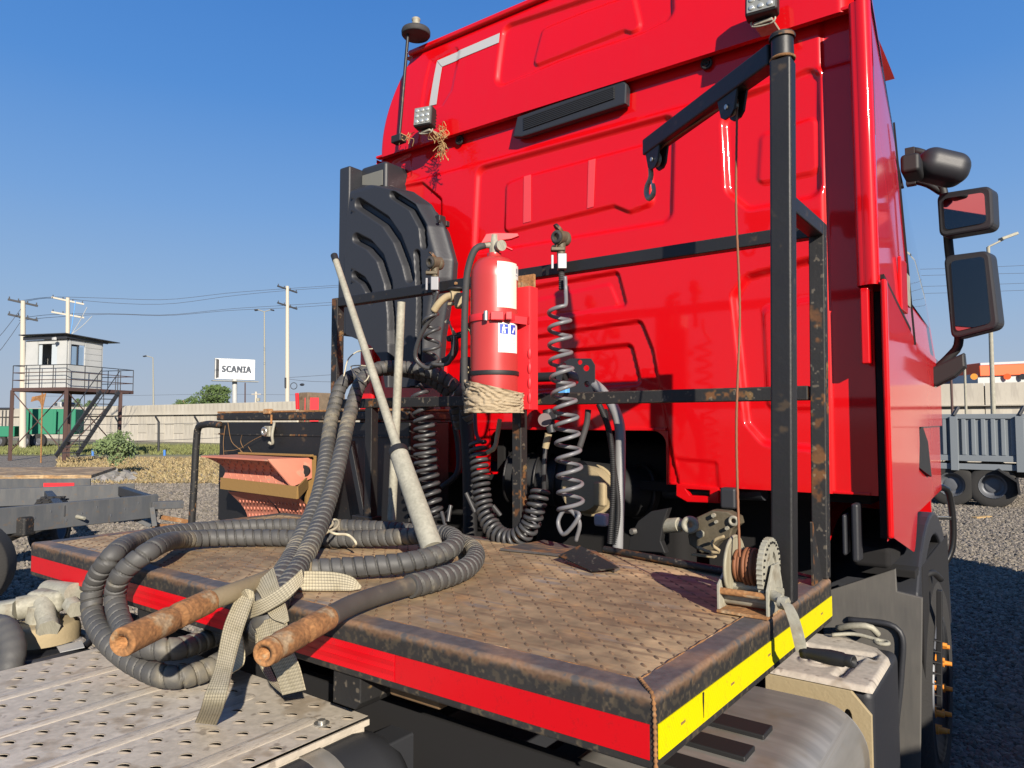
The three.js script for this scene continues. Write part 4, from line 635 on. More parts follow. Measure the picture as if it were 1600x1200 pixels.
  const pulley = (t, name) => {
    const c = A(t).add(new V3(0, -.062, 0));
    const pl = part(cr, 'pulley', [torus(c, .016, .008, sd, 20), cyl(c.clone().addScaledVector(sd, -.008), c.clone().addScaledVector(sd, .008), .017, .017, 16)], M.dustMetal);
    const cheek = k => { const e = extr([[-.045, .034], [.045, .034], [.030, -.018], [.014, -.030], [-.014, -.030], [-.030, -.018]], .005, [], .001); e.applyMatrix4(new THREE.Matrix4().makeBasis(ad, UP, new V3().crossVectors(ad, UP)).setPosition(c.clone().addScaledVector(sd, k))); return e; };
    part(pl, 'pulley_cheek', cheek(-.018), M.black); part(pl, 'pulley_cheek', cheek(.013), M.black);
    part(pl, 'pulley_pin', cyl(c.clone().addScaledVector(sd, -.024), c.clone().addScaledVector(sd, .024), .007, .007, 10), M.steel);
    return c;
  };
  const pu1 = pulley(.21), pu2 = pulley(AL - .06);
  const hook0 = P(1003, 262, { d: P(1003, 262, { y: yA - .06 }).sub(new V3(0, H, 0)).dot(CF) });
  const hk = part(cr, 'cable_hook', (() => { const c = pu2.clone().addScaledVector(ad, .045).add(new V3(0, -.015, 0)); const pts = [[0, .0], [.002, -.022], [-.004, -.036], [-.024, -.052], [-.030, -.078], [-.012, -.100], [.014, -.094], [.022, -.074], [.018, -.058]]; return sweep(pts.map(p => c.clone().addScaledVector(ad, -p[0]).add(new V3(0, p[1], 0))), (s, a, L) => .0095 - .005 * sstep(.75, 1, s / L), .004, 8); })(), M.dustMetal);
  part(hk, 'hook_latch', (() => { const c = pu2.clone().addScaledVector(ad, .045).add(new V3(0, -.015, 0)); return [sweep([c.clone().add(new V3(0, -.03, 0)), c.clone().addScaledVector(ad, -.006).add(new V3(0, -.05, 0)), c.clone().addScaledVector(ad, -.010).add(new V3(0, -.074, 0))], .003, .005, 6), torus(c.clone().add(new V3(0, .006, 0)), .010, .0035, sd, 16)]; })(), M.steel);
  // winch
  const wn = thing('hand_winch', 'grey hand winch with rusty cable drum and crank on the platform edge', 'winch', V(xC - .10, YD, FC - .10));
  const FWn = 1.69, xw0 = -.612, xw1 = -.500, yw = YD;
  const cheek = (x, tall) => { const e = extr([[-.055, 0], [.055, 0], [.055, .05], [.030, .085 + tall], [-.012, .085 + tall], [-.055, .055]], .004, [], .001); e.rotateY(Math.PI / 2); e.translate(x, yw + .008, -FWn); return e; };
  part(wn, 'winch_cheek', cheek(xw0, -.005), M.galv); part(wn, 'winch_cheek', cheek(xw1, .02), M.galv);
  part(wn, 'winch_base', [boxMM(xw0 - .001, xw1 + .005, yw + .0005, yw + .008, FWn - .062, FWn + .06, .002)], M.rust);
  part(wn, 'spacer_bar', [cyl(V(xw0, yw + .048, FWn - .045), V(xw1, yw + .048, FWn - .045), .008, .008, 12)], M.rust);
  part(wn, 'axle', [cyl(V(xw0 - .006, yw + .052, FWn + .005), V(xw1 + .02, yw + .052, FWn + .005), .010, .010, 12), cyl(V(xw0 + .004, yw + .028, FWn - .01), V(xw1, yw + .028, FWn - .01), .016, .016, 16)], M.dustMetal);
  const yd = yw + .098;
  part(wn, 'drum_flange', [cyl(V(xw0 + .012, yd, FWn + .02), V(xw0 + .019, yd, FWn + .02), .068, .068, 36), torus(V(xw0 + .0155, yd, FWn + .02), .068, .0045, new V3(1, 0, 0), 36)], std({ map: T.galv, color: sc(.95, .93, .88), roughness: .6 }));
  const gear = part(wn, 'gear_wheel', (() => { const o = []; for (let k = 0; k < 120; k++) { const a = k / 120 * 6.2832, r = .070 + ((k % 3) === 0 ? .0025 : 0); o.push([r * Math.cos(a), r * Math.sin(a)]); } const slot = a0 => { const h = []; for (let k = 0; k <= 8; k++) { const a = a0 + k / 8 * 1.0; h.push([.043 * Math.cos(a), .043 * Math.sin(a)]); } for (let k = 8; k >= 0; k--) { const a = a0 + k / 8 * 1.0; h.push([.028 * Math.cos(a), .028 * Math.sin(a)]); } return h.reverse(); }; const e = extr(o, .012, [slot(.2), slot(1.8), slot(3.4), slot(5.0)], .0008); e.rotateY(Math.PI / 2); e.translate(xw1 - .022, yd, -FWn - .02); return boxUV(e); })(), M.galv);
  for (let k = 0; k < 26; k++) { const a = k / 26 * 6.2832, c = V(xw1 - .009, yd + .062 * Math.sin(a), FWn + .02 + .062 * Math.cos(a)); part(gear, 'gear_tooth', box(c, .006, .005, .005, .001), M.gap); }
  const drum = part(wn, 'cable_drum', [cyl(V(xw0 + .019, yd, FWn + .02), V(xw1 - .024, yd, FWn + .02), .03, .03, 24)], M.rust);
  part(drum, 'wound_cable', [sweep(helix([V(xw0 + .022, yd, FWn + .02), V(xw1 - .030, yd, FWn + .02)], .034, 7, 0, 20), .0050, .006, 7), sweep(helix([V(xw0 + .045, yd, FWn + .02), V(xw1 - .040, yd, FWn + .02)], .041, 3, 1, 20), .0045, .006, 7)], M.cable);
  const ck = part(wn, 'crank_arm', (() => { const a = V(xw1 + .02, yw + .040, FWn - .02), b = V(xw1 + .045, yw + .034, FWn - .03), pts = [P(1218, 940, { f: FWn - .05 }), P(1234, 952, { f: FWn - .07 }), P(1243, 975, { f: FWn - .08 }), P(1254, 1020, { f: FWn - .09 })]; const off = new V3(.012, 0, .0), L = pts.map(p => p.clone().sub(off)), R = pts.map(p => p.clone().add(off)); return [ribbon(L, R, .006, 8), cyl(V(xw1 + .008, yw + .052, FWn - .035), pts[0].clone().add(new V3(.006, .004, 0)), .012, .011, 14), cyl(pts[0].clone(), pts[0].clone().add(new V3(.018, -.002, .004)), .015, .015, 6)]; })(), M.galv);
  const g0 = P(1254, 1019, { f: FWn - .085 }), g1 = P(1334, 1034, { f: FWn - .12 });
  part(ck, 'crank_grip', (() => { const d = g1.clone().sub(g0).normalize(), L = g0.distanceTo(g1); return lathe(g0, [[.001, 0], [.013, 0], [.0125, .012], [.011, .016], [.0125, .025], [.0155, L * .55], [.0145, L * .8], [.0115, L * .84], [.0125, L * .9], [.0125, L], [.009, L + .001], [.001, L - .006]], 20, d); })(), M.plasticDark);
  // crane cable
  const c0 = pu1.clone().addScaledVector(ad, -.020).add(new V3(0, -.004, 0));
  const cEnd = V(xw0 + .045, yd + .03, FWn - .03), cpts = [c0, c0.clone().lerp(cEnd, .25).add(new V3(-.004, 0, 0)), c0.clone().lerp(cEnd, .5).add(new V3(.004, 0, 0)), c0.clone().lerp(cEnd, .75).add(new V3(-.006, 0, 0)), cEnd];
  solo('hoist_cable', 'thin rusty wire cable hanging from the crane pulley to the winch drum', 'cable', [sweep(cpts, (s, a) => .0032 + .0004 * Math.sin(s * 900 + a), .01, 7), sweep([c0, c0.clone().add(new V3(0, .03, 0)), pu1.clone().add(new V3(0, .024, 0)), pu2.clone().add(new V3(0, .024, 0)), pu2.clone().addScaledVector(ad, .02)], .0032, .02, 6)], M.cable);

  // ---- fire extinguisher in its bracket
  const ec = P(772, 640, { f: 1.98 }); const er = .084, eh = P(772, 405, { f: 1.98 }).y - ec.y;
  const ex = thing('fire_extinguisher', 'faded red fire extinguisher with rag wrapped round its foot', 'fire extinguisher', ec.clone());
  const body = part(ex, 'cylinder', lathe(ec, [[.001, 0], [er - .01, 0], [er, .012], [er, eh - .075], [er * .97, eh - .045], [er * .86, eh - .020], [er * .68, eh - .004], [er * .40, eh + .004], [.025, eh + .008], [.025, eh + .02]], 56), M.extRed);
  const t0 = ec.clone().add(new V3(0, eh + .015, 0));
  const cdir = new V3(0, H, 0).sub(ec).setY(0).normalize(), cside = new V3().crossVectors(UP, cdir).normalize();
  const eo = (s, y, d) => t0.clone().addScaledVector(cside, s).addScaledVector(cdir, d).add(new V3(0, y, 0));
  const vv = part(ex, 'valve', [cyl(eo(0, 0, 0), eo(0, .072, 0), .019, .015, 16), cyl(eo(-.045, .035, .0), eo(.02, .035, 0), .011, .011, 12)], M.dustMetal);
  part(vv, 'gauge', [cyl(eo(.018, .028, .02), eo(.026, .026, .036), .019, .019, 20)], M.dustMetal);
  part(ex, 'handle_lever', [(() => { const e = extr([[-.045, 0], [.06, .016], [.085, .026], [.082, .033], [.0, .034], [-.028, .03]], .016, [], .002); e.applyMatrix4(new THREE.Matrix4().makeBasis(cside, UP, cdir).setPosition(eo(.0, .042, -.008))); return e; })(), bar(eo(.0, .048, 0), eo(.065, .018, 0), .014, .006, .002)], M.bracketRed);
  part(ex, 'discharge_hose', sweep([eo(-.035, .035, 0), eo(-.065, .02, .01), eo(-.092, -.05, .01), eo(-.102, -.16, .012), eo(-.105, -.34, .012), eo(-.104, -.44, .012), eo(-.102, -.485, .012)], .0125, .012, 12), M.rubber);
  part(ex, 'hose_nozzle', [cyl(eo(-.102, -.455, .012), eo(-.100, -.52, .012), .013, .010, 14)], M.plasticDark);
  part(ex, 'black_band', [lathe(ec.clone().add(new V3(0, .118, 0)), [[er + .001, 0], [er + .004, .001], [er + .004, .015], [er + .001, .016]], 48)], M.plasticDark);
  // label print
  const lab = (w, h, draw) => { const cv = document.createElement('canvas'); cv.width = w; cv.height = h; draw(cv.getContext('2d')); const t = new THREE.CanvasTexture(cv); t.colorSpace = THREE.SRGBColorSpace; return std({ map: t, roughness: .5 }); };
  const sticker = (yaw0, yaw1, y0, y1, m, name, label) => { const g = relief(lin(0, 1, 14), [0, 1], (u, v) => { const a = yaw0 + (yaw1 - yaw0) * u; return [ec.x + (er + .0012) * (Math.sin(a) * cside.x + Math.cos(a) * cdir.x), ec.y + y0 + (y1 - y0) * v, ec.z + (er + .0012) * (Math.sin(a) * cside.z + Math.cos(a) * cdir.z)]; }); part(ex, name, g, m, label); };
  sticker(.12, 1.15, .35, .505 * eh / .53, lab(256, 256, x => { x.fillStyle = '#ddd3c2'; x.fillRect(0, 0, 256, 256); x.fillStyle = '#d5c7b0'; for (let i = 0; i < 60; i++) x.fillRect(20 + rnd() * 200, 20 + rnd() * 220, 3 + rnd() * 18, 2); x.strokeStyle = '#c9bda8'; x.strokeRect(26, 26, 200, 200); }), 'faded_label', 'sun-bleached blank label');
  sticker(.16, 1.2, .195, .298, lab(256, 256, x => { x.fillStyle = '#e8e4dc'; x.fillRect(0, 0, 256, 256); x.fillStyle = '#3a4fae'; x.fillRect(16, 14, 92, 84); x.fillRect(140, 14, 80, 84); x.fillStyle = '#eeeeee'; x.fillRect(52, 20, 14, 14); x.fillRect(44, 38, 30, 30); x.fillRect(40, 66, 12, 26); x.fillRect(66, 66, 12, 26); x.fillRect(78, 40, 22, 8); x.beginPath(); x.moveTo(160, 84); x.lineTo(190, 30); x.lineTo(205, 44); x.lineTo(180, 84); x.fill(); x.fillStyle = '#777'; x.font = '38px sans-serif'; for (let i = 0; i < 5; i++) x.fillRect(112 + i * 22, 122 + (i % 2) * 5, 5, 28); x.fillStyle = '#999'; for (let i = 0; i < 5; i++) x.fillRect(110 - i * 20, 170 + i * 16, 100 + i * 18, 4); }), 'instruction_label', 'white label with two blue pictograms');
  sticker(.95, 1.45, .455, .505, lab(64, 64, x => { x.fillStyle = '#cfd0cb'; x.fillRect(0, 0, 64, 64); x.fillStyle = '#777c82'; x.fillRect(20, 14, 20, 22); x.fillRect(16, 44, 30, 4); }), 'small_label');
  // rag
  part(ex, 'rag', (() => { const g = relief(lin(0, 1, 120), lin(0, 1, 30), (u, v) => { const a = u * 6.2832, n = N1(u, v * .4), n2 = S1(u * 1.0, v); const r = er + .006 + .013 * Math.abs(Math.sin(v * 12 + 3.5 * Math.sin(a * 2 + 1) + 16 * n + 5 * N2(u, v * .5))) * (.3 + n2) + .010 * N2(u, v * .6) + .004 * v; return [ec.x + r * Math.cos(a), ec.y - .012 + v * (.095 + .025 * Math.sin(a - 1.2)), ec.z + r * Math.sin(a)]; }); return g; })(), M.cloth, 'pale rag wound round the cylinder foot');
  // bracket
  const bk = thing('extinguisher_bracket', 'red sheet metal extinguisher bracket with strap bolted to the rack', 'bracket', P(817, 640, { f: 2.08 }));
  const bx = P(817, 640, { f: 2.03 }), bt = P(817, 448, { f: 2.03 });
  part(bk, 'back_channel', [boxMM(bx.x - .028, bx.x + .028, bx.y, bt.y, 2.03, 2.036, .002), boxMM(bx.x + .0245, bx.x + .030, bx.y, bt.y, 2.036, 2.08, .001)], M.bracketRed);
  for (let k = 0; k < 4; k++) part(bk, 'pressed_dimple', sph(V(bx.x + .027, bx.y + .04 + k * .052, 2.033), .022, .35, 1, .35, 12), M.bracketRed);
  const ys = ec.y + .318;
  const st = part(bk, 'clamp_strap', [lathe(V(ec.x, ys - .0, 1.98), [[er + .0015, -.012], [er + .006, -.012], [er + .006, .012], [er + .0015, .012]], 56), bar(V(ec.x + .05, ys, 2.055), V(bx.x + .03, ys - .006, 2.028), .026, .004, 0, new V3(0, 0, 1)), bar(V(ec.x + er * .7, ys - .002, 1.92), V(bx.x + .02, ys - .008, 2.026), .004, .026, 0)], M.bracketRed);
  part(st, 'strap_buckle', [box(t0.clone().setY(ys).addScaledVector(cdir, er + .012).addScaledVector(cside, .01), .045, .03, .016, .003, Math.atan2(cdir.x, cdir.z)), box(t0.clone().setY(ys + .001).addScaledVector(cdir, er + .010).addScaledVector(cside, .05), .022, .028, .014, .003, Math.atan2(cdir.x, cdir.z))], M.bracketRed);
  part(st, 'buckle_pin', [cyl(t0.clone().setY(ys - .016).addScaledVector(cdir, er + .014).addScaledVector(cside, -.028), t0.clone().setY(ys + .016).addScaledVector(cdir, er + .014).addScaledVector(cside, -.028), .008, .008, 10)], M.steel);
  part(bk, 'strap_tail', box(P(733, 511, { f: 1.96 }), .035, .03, .012, .003, YAW), M.bracketRed);
  solo('bead_chain', 'thin metal chain with ring hanging beside the extinguisher', 'chain', [...lin(0, 1, 18).map(t => sph(P(728 + 0.5 * t, 520 + 52 * t, { f: 1.93 }), .0042, 1, 1, 1, 6)), torus(P(729, 578, { f: 1.93 }), .011, .0028, CF.clone(), 18), sweep([P(722, 500, { f: 1.93 }), P(734, 516, { f: 1.93 }), P(738, 530, { f: 1.93 })], .004, .01, 6)], M.tan);
}

// ---------------------------------------------------------------- air lines and couplings on the rack
{
  const gladhand = (px, py, f, label) => {
    const c = P(px, py, { f }); const t = thing('gladhand_coupling', label, 'coupling', c.clone(), undefined);
    const o = (x, y, d) => c.clone().addScaledVector(CR, x).add(new V3(0, y, 0)).addScaledVector(CF, d);
    const b = part(t, 'coupling_body', [cyl(o(-.012, .075, -.02), o(.022, .08, .02), .026, .024, 18), sph(o(.02, .075, .01), .022, 1, 1.2, 1), cyl(o(.004, .0, 0), o(.004, .07, 0), .014, .018, 14), box(o(-.008, .034, -.005), .05, .014, .03, .004, YAW)], M.grime);
    part(b, 'coupling_seal', torus(o(-.014, .075, -.023), .017, .006, o(-.012, .075, -.02).sub(o(.022, .08, .02)), 20), M.rubber);
    part(b, 'coupling_cap', [cyl(o(-.008, .105, 0), o(.0, .112, 0), .024, .022, 18), bar(o(.0, .09, 0), o(-.02, .035, -.01), .02, .006, .002), torus(o(-.022, .04, -.01), .007, .003, CF, 14)], M.blackRust);
    part(t, 'coupling_block', [box(o(.006, -.012, -.01), .032, .055, .04, .003, YAW), box(o(-.028, -.012, -.012), .009, .05, .01, .002, YAW)], std({ color: sc(.52, .52, .53), roughness: .4, metalness: .4 }));
    part(t, 'spring_guard', sweep([o(.004, -.04, 0), o(.006, -.07, 0), o(.006, -.11, 0)], s => .011 + .0015 * Math.sin(s * 900), .0016, 10), M.rubber);
    return o;
  };
  gladhand(875, 405, 2.12, 'metal air coupling on the upper rail right of the extinguisher');
  gladhand(678, 440, 2.12, 'metal air coupling on the upper rail left of the extinguisher');
  const Q = (px, py, f) => P(px, py, { f });
  const coil = (name, label, lead, axis, R, turns, tail, r, mat, ph = 0) => { const h = helix(axis, R, turns, ph); return solo(name, label, 'air hose', sweep([...lead, ...h, ...tail], r, .008, 9), mat, 'coiled air hoses on the rack'); };
  coil('coiled_air_hose', 'loose grey coiled air hose hanging from the right hand coupling', [Q(883, 432, 2.1), Q(884, 455, 2.1)], [Q(874, 480, 2.08), Q(876, 560, 2.08), Q(884, 650, 2.08), Q(890, 740, 2.08), Q(892, 800, 2.08)], t => .037 + .005 * t, 12.5, [Q(905, 805, 2.04), Q(880, 835, 2.04), Q(872, 815, 2.05), Q(885, 795, 2.06), Q(905, 815, 2.06), Q(900, 845, 2.07)], .0072, std({ color: sc(.42, .42, .43), roughness: .4 }), 2);
  coil('coiled_air_hose', 'black coiled air hose hanging left of the extinguisher under the coupling', [Q(684, 455, 2.1), Q(676, 485, 2.1)], [Q(672, 492, 2.08), Q(676, 530, 2.08), Q(672, 566, 2.09)], .030, 3.2, [Q(700, 568, 2.1), Q(709, 545, 2.1), Q(711, 525, 2.1)], .0075, M.coil, 1);
  coil('coiled_air_hose', 'tightly stacked black coiled hose hanging behind the grey pipes', [Q(655, 600, 2.2)], [Q(656, 612, 2.2), Q(664, 660, 2.2), Q(667, 740, 2.2), Q(678, 808, 2.2)], t => .034 + .012 * Math.sin(t * 3.1), 15, [Q(700, 800, 2.2), Q(705, 790, 2.2)], .0085, M.coil, 0);
  coil('coiled_air_hose', 'black coiled hose bent into a U below the extinguisher', [Q(742, 640, 2.3), Q(745, 680, 2.25)], [Q(746, 690, 2.2), Q(750, 740, 2.18), Q(757, 795, 2.16), Q(775, 832, 2.14), Q(800, 842, 2.14), Q(826, 825, 2.15), Q(838, 790, 2.16), Q(845, 765, 2.18)], .030, 29, [Q(850, 740, 2.18), Q(852, 700, 2.18)], .0080, M.coil, 0);
  solo('air_hose_stub', 'short black air hose curving from the coupling left of extinguisher', 'air hose', sweep([Q(682, 490, 2.08), Q(668, 505, 2.07), Q(653, 535, 2.07), Q(650, 560, 2.08), Q(668, 575, 2.1), Q(690, 565, 2.12)], .009, .01, 10), M.coil);
  const sk = thing('trailer_socket', 'tan hose elbow and plug fixed to the rack left of extinguisher', 'socket', Q(700, 480, 2.13));
  part(sk, 'elbow', sweep([Q(677, 487, 2.07), Q(686, 474, 2.08), Q(698, 464, 2.10), Q(716, 462, 2.12)], .0145, .008, 14), M.tan);
  part(sk, 'plug_body', [cyl(Q(704, 463, 2.1), Q(718, 463, 2.13), .022, .020, 18), box(Q(720, 470, 2.12), .05, .06, .05, .01, YAW), box(Q(706, 475, 2.1), .03, .012, .02, .003)], M.tan);
  part(sk, 'rubber_lid', [sph(Q(712, 452, 2.12), .03, 1.3, .35, 1)], M.plasticDark);
  const s2 = thing('hook_bracket', 'dark bent hook bracket with hose stub left of extinguisher', 'bracket', Q(705, 520, 2.14));
  part(s2, 'hook_strip', ribbon([Q(694, 503, 2.1), Q(699, 499, 2.1), Q(704, 510, 2.1), Q(708, 524, 2.12)], [Q(698, 506, 2.1), Q(702, 503, 2.1), Q(707, 512, 2.1), Q(714, 522, 2.12)], .004, 6), M.dustMetal);
  part(s2, 'hook_plate', [bar(Q(700, 530, 2.13), Q(722, 522, 2.13), .02, .022), bolt(Q(704, 531, 2.11), new V3(0, 0, 1), .007, .01)], M.black);
  solo('hose_elbow', 'thick black hose elbow between the coil and hook bracket', 'air hose', sweep([Q(710, 530, 2.14), Q(710, 548, 2.14), Q(700, 562, 2.14), Q(684, 568, 2.14), Q(668, 572, 2.16)], .016, .01, 12), M.rubber);
  // capped coupling under the lower rail
  const cc = thing('capped_coupling', 'dark capped air coupling hanging under the lower rail', 'coupling', Q(855, 665, 2.15));
  part(cc, 'cap_disc', [cyl(Q(851, 656, 2.12), Q(853, 656, 2.15), .024, .026, 22)], std({ color: sc(.42, .37, .37), roughness: .6 }));
  part(cc, 'body', [cyl(Q(856, 640, 2.15), Q(862, 676, 2.15), .02, .016, 14), box(Q(864, 650, 2.15), .05, .03, .03, .006)], M.darkSteel);
  part(cc, 'sleeve', cyl(Q(857, 678, 2.14), Q(852, 700, 2.14), .013, .012, 14), M.tan);
  solo('air_pipe', 'thin black pipe with cream sleeve hanging from the lower rail', 'air hose', [sweep([Q(919, 640, 2.2), Q(917, 660, 2.2), Q(910, 685, 2.18), Q(905, 700, 2.16)], .011, .01, 10)], M.rubber);
  solo('air_pipe', 'cream sleeved pipe end in the dark behind the extinguisher foot', 'air hose', [sweep([Q(781, 655, 2.25), Q(777, 680, 2.25), Q(772, 700, 2.22), Q(760, 708, 2.2)], .0095, .01, 10)], M.tan);
  solo('black_conduit', 'thick black vertical conduit behind the coiled hoses', 'conduit', [sweep([Q(730, 560, 2.45), Q(728, 640, 2.42), Q(733, 720, 2.4), Q(735, 860, 2.4)], .032, .03, 14), sweep([Q(706, 640, 2.5), Q(716, 700, 2.5), Q(714, 740, 2.45), Q(690, 762, 2.4)], .014, .02, 10)], M.plasticDark);
  for (const [a, b, l] of [[[700, 815], [704, 790], 'short upright dark hose end between the stacked coil and conduit'], [[728, 770], [742, 800], 'short slanting dark hose end touching the left of the U coil'], [[770, 790], [782, 805], 'short dark hose end lying inside the bend of the U coil'], [[700, 835], [690, 800], 'short dark hose end leaning at the foot of the stacked coil']]) solo('loose_hose_end', l, 'air hose', cyl(Q(a[0], a[1], 2.12), Q(b[0], b[1], 2.14), .008, .008, 10), M.coil, 'loose hose ends beside the coils');
}

// ---------------------------------------------------------------- hydraulic hoses, pipes, strap
{
  const y0 = YD + .03;
  const spiral = pitch => (s, a) => { const t = ((s / pitch - a / 6.2832) % 1 + 1) % 1; return t < .10 ? .0215 : .0286 + .0008 * Math.sin((t - .10) / .90 * Math.PI) + .0018 * (t - .5); };
  const D = (px, py, y) => P(px, py, { y }), F = (px, py, f) => P(px, py, { f });
  // hose A: over the rail, down to the strap, outer loop, out to the right-hand fitting
  const upA = [F(735, 660, 2.42), F(718, 612, 2.36), F(680, 584, 2.30), F(630, 574, 2.24), F(590, 576, 2.16), F(565, 596, 2.06), F(546, 650, 1.96), F(535, 700, 1.84), F(514, 780, 1.62), F(482, 858, 1.36), F(454, 905, 1.16)];
  const upB = [F(720, 668, 2.46), F(706, 620, 2.40), F(668, 590, 2.34), F(620, 578, 2.27), F(575, 580, 2.16), F(538, 596, 2.06), F(520, 645, 1.98), F(511, 700, 1.88), F(498, 775, 1.66), F(466, 850, 1.40), F(436, 905, 1.14)];
  const loopA = [F(420, 962, 1.02), D(372, 1015, 1.08), D(320, 1048, 1.045), D(268, 1058, 1.045), D(212, 1038, 1.06), D(168, 1002, 1.10), D(144, 955, 1.15), D(146, 915, 1.22), D(174, 870, y0 + .02), D(225, 842, y0 + .02), D(310, 828, y0 + .005), D(420, 822, y0), D(560, 824, y0), D(660, 832, y0), D(722, 848, y0), D(743, 868, y0 + .005), D(728, 888, y0), D(680, 906, y0), D(640, 916, y0)];
  const loopB = [F(402, 950, 1.04), D(340, 992, 1.11), D(272, 1014, 1.11), D(218, 1008, 1.12), D(190, 975, 1.14), D(180, 930, 1.20), D(192, 895, 1.27), D(232, 862, y0 + .035), D(300, 842, y0 + .01), D(400, 840, y0 + .0), D(540, 842, y0), D(640, 838, y0 + .02), D(692, 834, y0 + .04), D(712, 846, y0 + .04), D(696, 862, y0 + .03), D(640, 878, y0 + .015), D(560, 886, y0 + .005), D(490, 890, y0 + .0)];
  const bareA = [D(660, 911, y0), D(640, 916, y0), D(580, 934, y0), D(540, 950, y0 + .005), D(512, 966, y0 + .005)];
  const bareB = [D(505, 889, y0), D(490, 890, y0), D(440, 898, y0 + .004), D(395, 914, y0 + .01), D(358, 928, y0 + .01), D(325, 940, y0 + .005)];
  const fitA = [bareA[4], D(470, 990, y0 + .003), D(412, 1022, y0)], fitB = [bareB[5], D(262, 968, y0), D(190, 1004, y0 - .005)];
  const hose = (label, path, bare, fit, big) => {
    const t = thing('hydraulic_hose', label, 'hydraulic hose', path[Math.floor(path.length * .7)].clone(), 'two hydraulic hoses looped on the platform');
    part(t, 'wrapped_hose', sweep(path, spiral(.031), .0016, 18), M.hose, 'hose wrapped in black spiral guard');
    part(t, 'bare_hose', sweep(bare, .0225, .012, 18), big ? std({ color: sc(.47, .42, .33), roughness: .8, bumpMap: T.bump, bumpScale: .001 }) : std({ map: T.hose, color: sc(.98, .94, .90), roughness: .7 }));
    const a = fit[0], d = fit[2].clone().sub(a), L = d.length(); d.normalize();
    const k = big ? 1.0 : .92;
    const b = part(t, 'end_fitting', (() => { const g = lathe(a, [[.001, -.006], [.024 * k, -.006], [.027 * k, 0], [.027 * k, L * .38], [.0265 * k, L * .40], [.0225 * k, L * .43], [.0225 * k, L * .47], [.0275 * k, L * .50], [.0275 * k, L * .76], [big ? .0275 * k : .0235, L * .78], [big ? .028 * k : .024, L * .985], [big ? .026 * k : .0215, L], [.013, L], [.012, L - .02], [.001, L - .021]], 28, d); return g; })(), M.rust, 'rusty steel end fitting');
    part(b, 'fitting_ring', torus(a.clone().addScaledVector(d, L * .9), .0245 * k, .0025, d, 28), M.rust);
  };
  hose('spiral wrapped hydraulic hose looping to the rusty fitting above the red tape', [...upA, ...loopA], bareA, fitA, false);
  hose('spiral wrapped hydraulic hose whose thick rusty fitting lies over the coil', [...upB, ...loopB], bareB, fitB, true);
  // ties
  solo('wire_tie', 'pale wire tie round the hoses at the grey pipe', 'wire', [sweep([F(537, 588, 1.98), F(545, 560, 2.0), F(562, 548, 2.02), F(574, 556, 2.0), F(579, 580, 1.97), F(570, 596, 1.96), F(548, 574, 1.97), F(560, 571, 1.95), F(574, 572, 1.95)], .0028, .008, 6), sweep([F(560, 550, 1.99), F(570, 546, 1.98), F(582, 545, 1.98)], .0026, .01, 6)], M.rope);
  solo('wire_tie', 'pale loop of wire round the hose behind the extinguisher', 'wire', torus(F(706, 606, 2.30), .04, .003, new V3(-.9, .2, .3), 28, 4.5), M.rope);
  solo('rope_knot', 'knotted pale cord tied round the hoses lying on the platform', 'rope', [sweep([D(500, 850, y0 + .03), D(506, 832, y0 + .05), D(520, 818, y0 + .06), D(514, 810, y0 + .07), D(506, 822, y0 + .06), D(524, 834, y0 + .05), D(544, 836, y0 + .04), D(556, 848, y0 + .02), D(552, 854, y0 + .0)], .0042, .006, 7), sweep([D(510, 812, y0 + .06), D(524, 812, y0 + .06), D(526, 824, y0 + .055), D(508, 834, y0 + .05), D(502, 846, y0 + .04)], .0042, .006, 7)], M.rope);
  // grey pipes: a long bar standing in a thicker sleeve, and an upright one
  const pA = F(523, 402, 1.90), pB = F(622, 705, 1.72), pC = D(676, 858, y0 + .03);
  const lp = thing('pipe_bar', 'long grey pipe bar slanting through a thicker sleeve among the hoses', 'pipe', pC.clone());
  part(lp, 'bar', cyl(pA.clone(), pB.clone().lerp(pC, .2), .0125, .0165, 20), M.galv);
  part(lp, 'end_cap', cyl(pA.clone().addScaledVector(pA.clone().sub(pB).normalize(), .012), pA.clone().addScaledVector(pA.clone().sub(pB).normalize(), -.022), .0145, .014, 18), M.plasticDark);
  part(lp, 'sleeve', cyl(pB, pC, .031, .034, 28), M.galv);
  part(lp, 'sleeve_collar', cyl(pB.clone().addScaledVector(pB.clone().sub(pC).normalize(), .006), pB.clone().addScaledVector(pB.clone().sub(pC).normalize(), -.018), .033, .033, 28), M.plasticDark);
  solo('pipe_bar', 'upright grey pipe bar standing behind the slanting one', 'pipe', cyl(F(627, 472, 2.02), F(612, 812, 2.02), .0165, .0175, 20), M.galv);
  // webbing strap
  const s = thing('webbing_strap', 'beige webbing strap knotted round the hoses at the platform edge', 'strap', D(400, 1000, 1.0));
  part(s, 'strap_tail', ribbon([F(372, 930, .99), F(352, 975, .93), F(338, 1040, .86), F(322, 1085, .80), D(305, 1127, 1.005)], [F(397, 936, .99), F(380, 985, .93), F(364, 1045, .86), F(356, 1085, .80), D(339, 1131, 1.005)], .003), M.strap);
  part(s, 'strap_tail', ribbon([F(398, 975, 1.0), F(410, 1010, .98), F(430, 1050, .98), F(443, 1086, .97)], [F(448, 958, 1.0), F(452, 1000, .98), F(468, 1040, .98), F(478, 1078, .97)], .003), M.strap);
  part(s, 'strap_loop', ribbon([F(388, 968, 1.0), F(420, 955, .985), F(452, 935, 1.0), F(474, 910, 1.06)], [F(380, 942, 1.01), F(404, 938, .99), F(440, 918, 1.01), F(470, 890, 1.06)], .003), M.strap);
